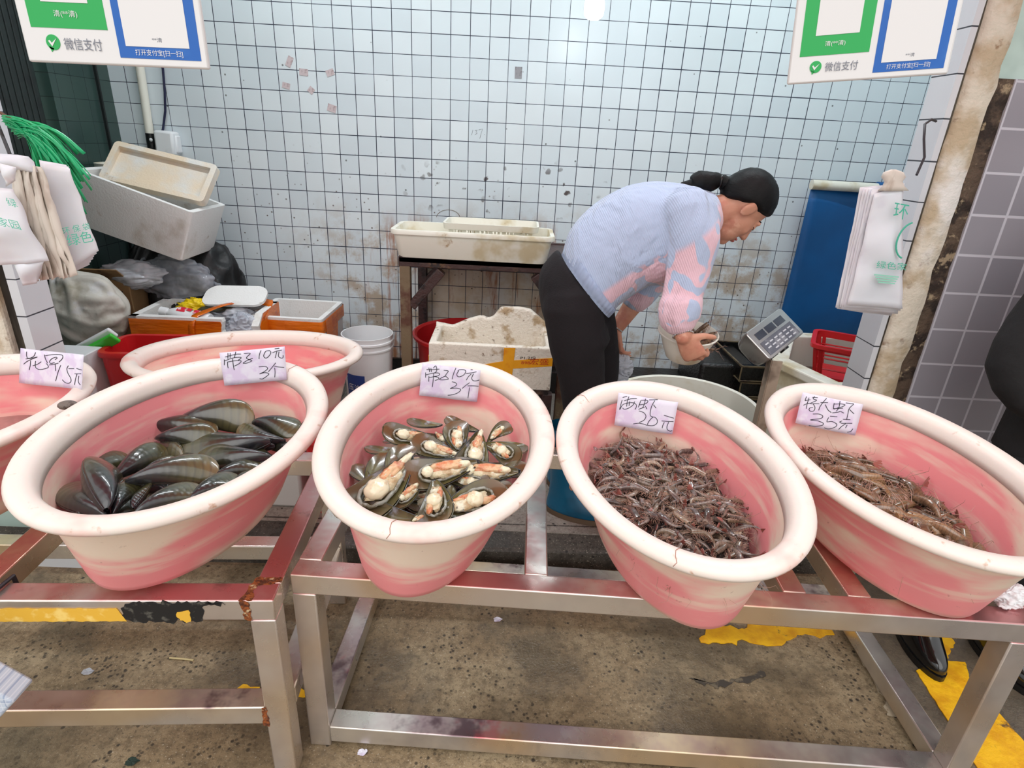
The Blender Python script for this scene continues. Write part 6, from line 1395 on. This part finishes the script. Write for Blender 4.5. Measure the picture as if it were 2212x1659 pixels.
# neck, torso, arms, legs
curve_tube(q, [hd(-.02, -.02), hd(-.035, -.07), at(1535, 462, YW), at(1500, 470, YW)], [.054, .052, .058, .07])
TR = [((1222, 560), (1308, 664), .14), ((1238, 505), (1332, 640), .145), ((1270, 468), (1366, 615), .14), ((1318, 432), (1396, 600), .145), ((1370, 408), (1436, 598), .15), ((1432, 401), (1470, 575), .15), ((1488, 412), (1506, 535), .13), ((1522, 428), (1530, 495), .08)]
q.loft(smooth_rings([ell_ring(at(*a, YW), at(*b, YW), h) for a, b, h in TR]))
q.ball(at(1252, 630, YW), (.105, .13, .12), None, 20, 14)
hipN, hipF = at(1240, 665, YW - .085), at(1262, 665, YW + .085)
kneN, kneF = Vector((.315, YW - .075, .53)), Vector((.36, YW + .10, .53)); ankN, ankF = Vector((.285, YW - .06, FIN + .10)), Vector((.29, YW + .14, FIN + .10))
for h, k, a in ((hipN, kneN, ankN), (hipF, kneF, ankF)):
    curve_tube(q, [h, h.lerp(k, .5), k, k.lerp(a, .35), a], [.082, .070, .052, .050, .036]); q.ball(a + Vector((.05, -.01, -.06)), (.10, .036, .032))
shN, elN, wrN = at(1500, 478, 1.885), at(1460, 662, 1.86), at(1476, 726, 1.795)
curve_tube(q, [shN, shN.lerp(elN, .5), elN, elN.lerp(wrN, .45), wrN], [.058, .046, .042, .038, .028])
knN = at(1498, 764, 1.80)
add_hand(q, wrN, knN - wrN, Vector((-.15, -1, -.35)), (.62, .66, .68, .66), .10, (.45, .8, -.35), 1.0, .35)
shF, elF, wrF = at(1478, 490, 2.20), at(1392, 622, 2.27), at(1331, 711, 2.24)
curve_tube(q, [shF, shF.lerp(elF, .5), elF, elF.lerp(wrF, .45), wrF], [.056, .046, .041, .038, .026])
hdF = at(1335, 768, 2.23) - wrF
add_hand(q, wrF, hdF, Vector((-1, -.35, .1)), (.35, .42, .5, .55), .02, (.75, .45, -.5), .95, .5, -1)
body = remesh(obj('body', q, M['skin'], rw, ang=180), .0042, 5)
face_parts(rw, O, F, U, S, 1.0, (1,))
hair_cap(rw, O, F, U, S, [(-.12, -.05), (-.07, -.026), (-.057, -.004), (-.03, .018), (-.017, .028), (.0, .032), (.02, .036), (.05, .050), (.076, .064), (.10, .075)])
q = MB(); curve_tube(q, [at(1568, 396, YW), at(1557, 390, YW), at(1538, 392, YW), at(1512, 393, YW), at(1493, 402, YW), at(1474, 396, YW)], [.028, .018, .031, .036, .028, .005], 18, 6)
for v in q.bm.verts: v.co += Vector((1, 0, 1)) * .004 * fbm(v.co * Vector((1, 1, 1)).x, 26, 3)
obj('ponytail', q, M['hair'], rw, ang=180)
q = MB(); c_ = at(1557, 391, YW); q.tube([c_ + Vector((.004 * math.cos(a), .018 * math.cos(a), .018 * math.sin(a))) for a in np.linspace(0, 2 * PI, 17)], .005, 8, cap=False); obj('hair_tie', q, M['black'], rw, ang=180)
# sweater: trunk and both sleeves as one knitted surface
SWR = [((1215, 548), (1316, 676), .172), ((1230, 502), (1338, 652), .176), ((1262, 461), (1374, 628), .178), ((1310, 424), (1402, 614), .182), ((1366, 399), (1442, 614), .19), ((1430, 391), (1477, 592), .192), ((1489, 400), (1514, 548), .165), ((1524, 410), (1536, 512), .105), ((1542, 418), (1549, 498), .078)]
q = MB(); q.loft(smooth_rings([ell_ring(at(*a, YW), at(*b, YW), h, 32) for a, b, h in SWR], 4))
curve_tube(q, [at(1488, 464, 1.90), at(1497, 520, 1.86), at(1486, 590, 1.845), at(1472, 640, 1.84), at(1466, 670, 1.825), at(1465, 684, 1.82)], [.088, .079, .068, .063, .066, .064], 24, 6)
for py, rr_ in ((654, .068), (668, .0695), (682, .067)):
    c_ = at(1466 + (690 - py) * .1, py, 1.818); q.tube([c_ + Vector((rr_ * .72 * math.cos(a), rr_ * .72 * math.sin(a), .010 * math.cos(a + 1))) for a in np.linspace(0, 2 * PI, 25)], .020, 8, cap=False)
curve_tube(q, [at(1475, 482, 2.19), at(1436, 560, 2.245), at(1398, 620, 2.26), at(1376, 645, 2.255)], [.086, .074, .060, .056], 20, 5)
for v in q.bm.verts:
    p = v.co; v.co = p + Vector((.5, -.6, .5)) * .007 * fbm((p.x * 1.6, p.y * .8, p.z), 9, 3)
sw = remesh(obj('sweater', q, M['sweater'], rw, ang=180), .008, 3); 
# folds: soft cords laid into the knit
q = MB(); HR = []
for k, (a, b, h) in enumerate((((1213, 554), (1313, 680), .168), ((1216, 548), (1317, 675), .177), ((1225, 522), (1328, 664), .180))):
    R = ell_ring(at(*a, YW), at(*b, YW), h, 160); c_ = sum(R, Vector()) / len(R)
    HR.append([c_ + (p - c_) * (1 + .007 * (1 if i % 4 < 2 else -1)) for i, p in enumerate(R)])
q.loft(HR, cap=False); bmesh.ops.solidify(q.bm, geom=q.bm.faces[:], thickness=.004); obj('ribbed_hem', q, M['rib'], rw, ang=180, label='ribbed pale blue hem')
# trousers
q = MB()
PR = [((1204, 540), (1304, 684), .160), ((1190, 552), (1306, 692), .164), ((1168, 584), (1312, 705), .176), ((1163, 622), (1314, 716), .185), ((1170, 668), (1316, 722), .185), ((1180, 700), (1316, 732), .18)]
q.loft(smooth_rings([ell_ring(at(*a, YW), at(*b, YW), h, 28) for a, b, h in PR], 4))
curve_tube(q, [at(1240, 660, YW - .08), at(1245, 740, YW - .085), at(1255, 800, YW - .08), kneN, kneN.lerp(ankN, .45) + Vector((-.01, 0, 0))], [.112, .098, .088, .076, .074], 22, 6)
curve_tube(q, [at(1262, 655, YW + .08), at(1281, 740, YW + .10), at(1290, 800, YW + .10), kneF, kneF.lerp(ankF, .45)], [.112, .096, .086, .076, .074], 22, 6)
for v in q.bm.verts: v.co += Vector((.4, -.6, .3)) * .006 * fbm((v.co.x, v.co.y * .6, v.co.z * 1.6), 10, 3)
remesh(obj('trousers', q, M['trouser'], rw, ang=180), .008, 3)
def boot(r, ank, toe, m, sole, hgt=.30, tw=.066, nm='rubber_boot'):
    """rubber boot standing with its heel under ank and pointing to toe (unit XY)"""
    d = Vector((toe[0], toe[1], 0)).normalized(); n_ = Vector((-d.y, d.x, 0)); g = Vector((ank.x, ank.y, ank.z)); q = MB(); R = []
    for z_, back, front, hw in ((.018, -.062, .185, .046), (.03, -.066, .192, .049), (.055, -.064, .182, .048), (.085, -.060, .13, .045), (.115, -.058, .085, .045), (.15, -.056, .066, .047), (.21, -.060, .066, .055), (hgt, -tw - .002, tw + .006, tw)):
        R.append([g + d * ((back + front) / 2 + (front - back) / 2 * math.cos(2 * PI * k / 24)) + n_ * hw * (math.sin(2 * PI * k / 24)) * (1 if math.cos(2 * PI * k / 24) < 0 or z_ > .1 else .97) + Vector((0, 0, z_)) for k in range(24)])
    R = smooth_rings(R, 3); q.loft(R, cap=False); q.f(R and [q.v(p) for p in R[0]]); bm = q.bm; bmesh.ops.remove_doubles(bm, verts=bm.verts[:], dist=1e-5)
    o = obj(nm, q, m, r, ang=180); q = MB()
    q.loft([[g + d * ((-.066 + .193) / 2 + .1315 * (1 if z_ else .98) * math.cos(2 * PI * k / 24)) + n_ * .0505 * math.sin(2 * PI * k / 24) + Vector((0, 0, z_)) for k in range(24)] for z_ in (0, .004, .022)])
    obj('boot_sole', q, sole, o, ang=60); return o
boot(rw, Vector((ankN.x - .02, ankN.y + .01, FIN)), (1, -.38), M['boot_blue'], M['boot_sole']); boot(rw, Vector((ankF.x - .02, ankF.y, FIN)), (.8, -.75), M['boot_blue'], M['boot_sole'])
def bracelet(r, c, ax, rad, lab):
    x = Vector(ax).normalized(); u = x.orthogonal().normalized(); w_ = x.cross(u); q = MB()
    for k in range(26): a = 2 * PI * k / 26; q.ball(c + (u * math.cos(a) + w_ * math.sin(a)) * rad, .0034, None, 8, 6)
    obj('bracelet', q, M['chrome'], r, ang=180, label=lab)
bracelet(rw, at(1331, 708, 2.24), wrF - elF, .0285, 'beaded silver bracelet on the far wrist'); bracelet(rw, wrN + (wrN - elN).normalized() * -.004, wrN - elN, .0315, 'thin silver bracelet on the near wrist')
# the bowl she holds, its shrimps and the bag in her other hand
cb_ = at(1487, 717, 1.915); tilt = Matrix.Rotation(.16, 4, 'X') @ Matrix.Rotation(-.02, 4, 'Y'); Fb = Matrix.Translation(cb_) @ tilt
q = MB(); q.lathe([(.001, -.100), (.055, -.100), (.062, -.094), (.078, -.055), (.094, -.008), (.101, -.004), (.102, .0), (.098, .002), (.091, -.006), (.075, -.055), (.058, -.092), (.001, -.096)], 40); q.bm.transform(Fb)
tag(obj('bowl', q, M['cream']), 'cream bowl held by the woman over the round tank', 'bowl')
random.seed(12); bs = [make_shrimp('shrimp', 'shrimp in the bowl held by the woman', 'shrimps in the held bowl', M['shrimp_big'], c_, tw, 40 + i, .10) for i, (c_, tw) in enumerate(((.5, .3), (1.1, -.4)))]
for i in range(12):
    a = rnd(-1.2, 1.2); p = Fb @ Vector((.012 + .052 * math.cos(a) * rnd(.3, 1), .05 * math.sin(a), rnd(-.04, -.004) if i < 7 else rnd(-.05, -.02)))
    Mx = Matrix.Translation(p) @ Matrix.Rotation(rnd(0, 6.28), 4, 'Z') @ Matrix.Rotation(rnd(-1.25, -.5) if i < 7 else rnd(-.3, .3), 4, 'Y') @ Matrix.Rotation(rnd(-1, 1), 4, 'X')
    if i < 2: bs[i].matrix_world = Mx
    else: dup(bs[i % 2], Mx)
blob('plastic_bag', at(1340, 797, 2.22), (.042, .03, .055), M['clear_white'], 'milky plastic bag hanging from the far hand of the bending woman', 'bag', .2, 2.2, 16, fold=.3)

# person in black at the right edge
rp = thing('person', 'person in black jacket and black boots, cut off by the right edge of the photo', 'person', (1.74, 1.53, 0))
px_, py_ = 1.74, 1.55; q = MB(); O2 = Vector((px_, py_ - .02, 1.60)); F2, U2, S2 = Vector((0, -1, 0)), Vector((0, 0, 1)), Vector((1, 0, 0))
add_head(q, O2, F2, U2, S2)
curve_tube(q, [O2 + Vector((0, .02, -.03)), O2 + Vector((0, .03, -.13)), O2 + Vector((0, .03, -.2))], [.055, .055, .07])
def hring(z, hx, hy, dx=0., dy=0., n=28): return [Vector((px_ + dx + hx * math.cos(2 * PI * k / n), py_ + dy + hy * math.sin(2 * PI * k / n), z)) for k in range(n)]
q.loft([hring(.80, .15, .10), hring(.95, .15, .10), hring(1.10, .13, .09), hring(1.28, .15, .10), hring(1.38, .15, .085), hring(1.44, .07, .06)])
lgA, lgB = Vector((1.43, 1.52, 0)), Vector((1.66, 1.47, 0))
for g, sx_ in ((lgA, -1), (lgB, 1)): curve_tube(q, [Vector((px_ + sx_ * .08, py_, .84)), Vector(((px_ + g.x) / 2 + sx_ * .05, 1.52, .48)), g + Vector((0, .02, .10))], [.075, .055, .04])
for sx_ in (-1, 1):
    sh, el, wr = Vector((px_ + sx_ * .17, py_, 1.34)), Vector((px_ + sx_ * .31, py_ - .02, .98 if sx_ < 0 else 1.08)), Vector((px_ + sx_ * .16, py_ - .17, .86)); curve_tube(q, [sh, el, wr], [.050, .042, .03])
    add_hand(q, wr, Vector((-sx_ * .3, -.6, -.7)), Vector((sx_ * .8, -.3, .3)), (.5, .55, .6, .6), .05, (.6, .6, -.4), 1.0, .4, -sx_)
remesh(obj('body', q, M['skin'], rp, ang=180), .006, 4)
face_parts(rp, O2, F2, U2, S2); hair_cap(rp, O2, F2, U2, S2, [(-.12, -.05), (-.05, -.02), (-.02, .02), (.03, .04), (.06, .06), (.10, .075)])
q = MB(); q.loft(smooth_rings([hring(.70, .225, .155), hring(.84, .225, .15), hring(1.0, .215, .14), hring(1.15, .205, .14), hring(1.30, .205, .135), hring(1.38, .17, .11), hring(1.45, .085, .075), hring(1.49, .075, .07)], 4))
for sx_ in (-1, 1):
    sh, el, wr = Vector((px_ + sx_ * .16, py_, 1.33)), Vector((px_ + sx_ * .31, py_ - .02, .98 if sx_ < 0 else 1.08)), Vector((px_ + sx_ * .17, py_ - .165, .865)); curve_tube(q, [sh, el, wr], [.085, .072, .05], 18, 6)
for v in q.bm.verts: v.co += Vector((.6, -.6, .3)) * .012 * fbm((v.co.x, v.co.y, v.co.z), 7, 3)
remesh(obj('jacket', q, M['jacket_black'], rp, ang=180), .010, 3)
q = MB(); q.loft([hring(.66, .18, .13), hring(.80, .175, .12), hring(.94, .16, .11)])
for g, sx_ in ((lgA, -1), (lgB, 1)): curve_tube(q, [Vector((px_ + sx_ * .085, py_, .80)), Vector(((px_ + g.x) / 2 + sx_ * .05, 1.52, .48)), g + Vector((0, .02, .22))], [.105, .085, .068], 20, 6)
remesh(obj('trousers', q, M['jacket_black'], rp, ang=180), .010, 3)
boot(rp, lgA, (-.12, -1), M['boot_black'], M['black'], .32, .07); boot(rp, lgB, (.05, -1), M['boot_black'], M['black'], .32, .07)

# ------------------------------------------------------------------ last small things
def scrap(name, px, py, w_, m, label, cat, z=0., seed=0, amp=.5):
    c = atz(px, py, z); P = [c + Vector((w_ * (1 + amp * mnoise.noise(Vector((math.cos(a) * 2, math.sin(a) * 2, seed)))) * math.cos(a), w_ * .7 * (1 + amp * mnoise.noise(Vector((math.cos(a) * 2, math.sin(a) * 2, seed + 9)))) * math.sin(a), 0)) for a in np.linspace(0, 2 * PI, 25)[:-1]]
    G = [[c.lerp(p, f) + Vector((0, 0, .001 + .006 * f * abs(mnoise.noise(p * 60)))) for p in P + P[:1]] for f in (.05, .5, 1)]
    return tag(obj(name, MB().sheet(G, .0006), m, smooth=False), label, cat)
scrap('paper_scrap', 1075, 1339, .014, M['paper'], 'white paper scrap on the wet floor under the right table', 'paper', seed=2)
scrap('paper_scrap', 783, 1626, .013, M['paper'], 'white paper scrap in front of the low front rail of the right table', 'paper', seed=5)
scrap('film_scrap', 190, 1452, .016, M['clear_white'], 'wet scrap of film on the floor under the left table', 'scrap', seed=7)
scrap('dark_scrap', 362, 1497, .015, M['black'], 'flat dark scrap on the floor under the left table', 'scrap', seed=8, amp=.3)
scrap('leaf_scrap', 285, 1646, .016, mat('dark_green_leaf', sr(34, 52, 44), .5), 'dark green leaf scrap on the floor at the bottom left', 'scrap', seed=11)
a_, b_ = atz(366, 1421, .003), atz(418, 1426, .003); tag(obj('straw', MB().tube([a_, a_.lerp(b_, .5) + Vector((0, 0, .001)), b_], .0026, 6), mat('straw_stalk', sr(206, 188, 140), .6)), 'thin straw stalk lying on the floor under the left table', 'straw')
blob('tissue', atz(2190, 1293, .59) + Vector((0, .01, -.002)), (.032, .022, .022), mat('white_tissue', sr(238, 238, 240), .8), 'crumpled white tissue on the right end of the right table', 'tissue', .3, 2.6, 21, fold=.4)
q = open_box(.22, .22, .34, .01, .03, .12, .01); q.bm.transform(Matrix.Translation((-.62, 2.02, FIN))); tag(obj('red_bin', q, M['red_plastic']), 'red plastic bin on the floor seen between the two tables', 'bin')
# dirty white sack: long slack folds over a soft core
ks = at(188, 672, 2.60); kr = (.185, .11, .185); q = MB(); q.ball(ks, kr, None, 40, 28, lambda u: 1 + .07 * mnoise.noise(u * 2.3)); q.ball(Vector((ks.x - .01, 2.60, .36)), (.17, .10, .26), None, 28, 18)
def on_sack(a_, b_):
    p = at(a_, b_, 2.52); e = ((p.x - ks.x) / kr[0]) ** 2 + ((p.z - ks.z) / kr[2]) ** 2
    if e > .9: p = ks + (p - ks) * math.sqrt(.9 / e); e = .9
    return Vector((p.x, ks.y - kr[1] * math.sqrt(1 - e) + .006, p.z))
for pts, r0 in ((((108, 590), (150, 622), (168, 668), (160, 700)), .026), (((118, 645), (200, 648), (262, 640), (284, 628)), .030), (((112, 668), (180, 688), (250, 722)), .024), (((118, 610), (190, 612), (222, 640), (214, 676)), .028),
                (((150, 692), (225, 700), (272, 692)), .026), (((238, 612), (276, 646), (246, 672), (190, 664)), .024), (((130, 700), (170, 730), (240, 740)), .028), (((96, 612), (128, 660), (118, 712)), .022), (((200, 630), (240, 655), (280, 664)), .016), (((140, 640), (176, 676), (232, 690)), .014)):
    n_ = len(pts); curve_tube(q, [on_sack(a_, b_) for a_, b_ in pts], [r0 * (.35 + .5 * math.sin(PI * (k + .6) / (n_ + .2))) for k in range(n_)], 12, 6)
for v in q.bm.verts: v.co += Vector((.3, -.5, .4)) * .008 * fbm((v.co.x * .7, v.co.y, v.co.z * 1.4), 16, 3)
o_ = obj('plastic_sack', q, M['old_bag'], None, ang=180); remesh(o_, .008, 3); tag(o_, 'dirty white sack lying lower, next to the white tiled post', 'bag')
# checked bag hanging on the left table
def plaid():
    t = NT('pale_checked_bag'); X = t.xyz(); c = t.mix(0., sr(196, 206, 220), sr(196, 206, 220))
    for ax_, sc_, col in (('X', 38, sr(128, 146, 180)), ('Z', 38, sr(150, 164, 192)), ('X', 95, sr(226, 230, 238)), ('Z', 95, sr(226, 230, 238))):
        c = t.mix(t.math('MULTIPLY', t.ramp(t.math('SINE', t.math('MULTIPLY', X[ax_], sc_ * 2 * PI / 6.28 * 6)), .82, .95), .6), c, col)
    t.set(col=c, rough=.7); return t.m
cbg = at(-62, 1492, .83); r = thing('checked_bag', 'pale blue checked bag hanging from the left table, cut off by the photo edge', 'bag', cbg)
q = MB(); q.ball((0, 0, 0), (1, 1, 1), None, 4, 2); q.bm.free(); q = MB(); q.box((0, 0, 0), (.15, .055, .15)); q.bm.transform(Matrix.Translation(cbg) @ Matrix.Rotation(math.radians(42), 4, 'Y')); obj('bag_body', q, plaid(), r, bevel=.006)
tp = Vector((cbg.x, .945, HT + .004)); obj('handle', MB().tube([cbg + Vector((-.02, .0, .09)), cbg + Vector((-.02, .05, .2)), tp + Vector((-.02, -.012, 0)), tp + Vector((-.02, .02, .004)), tp + Vector((-.02, .062, .002)), tp + Vector((-.02, .066, -.06))], .005, 8), M['rope_dark'], r)
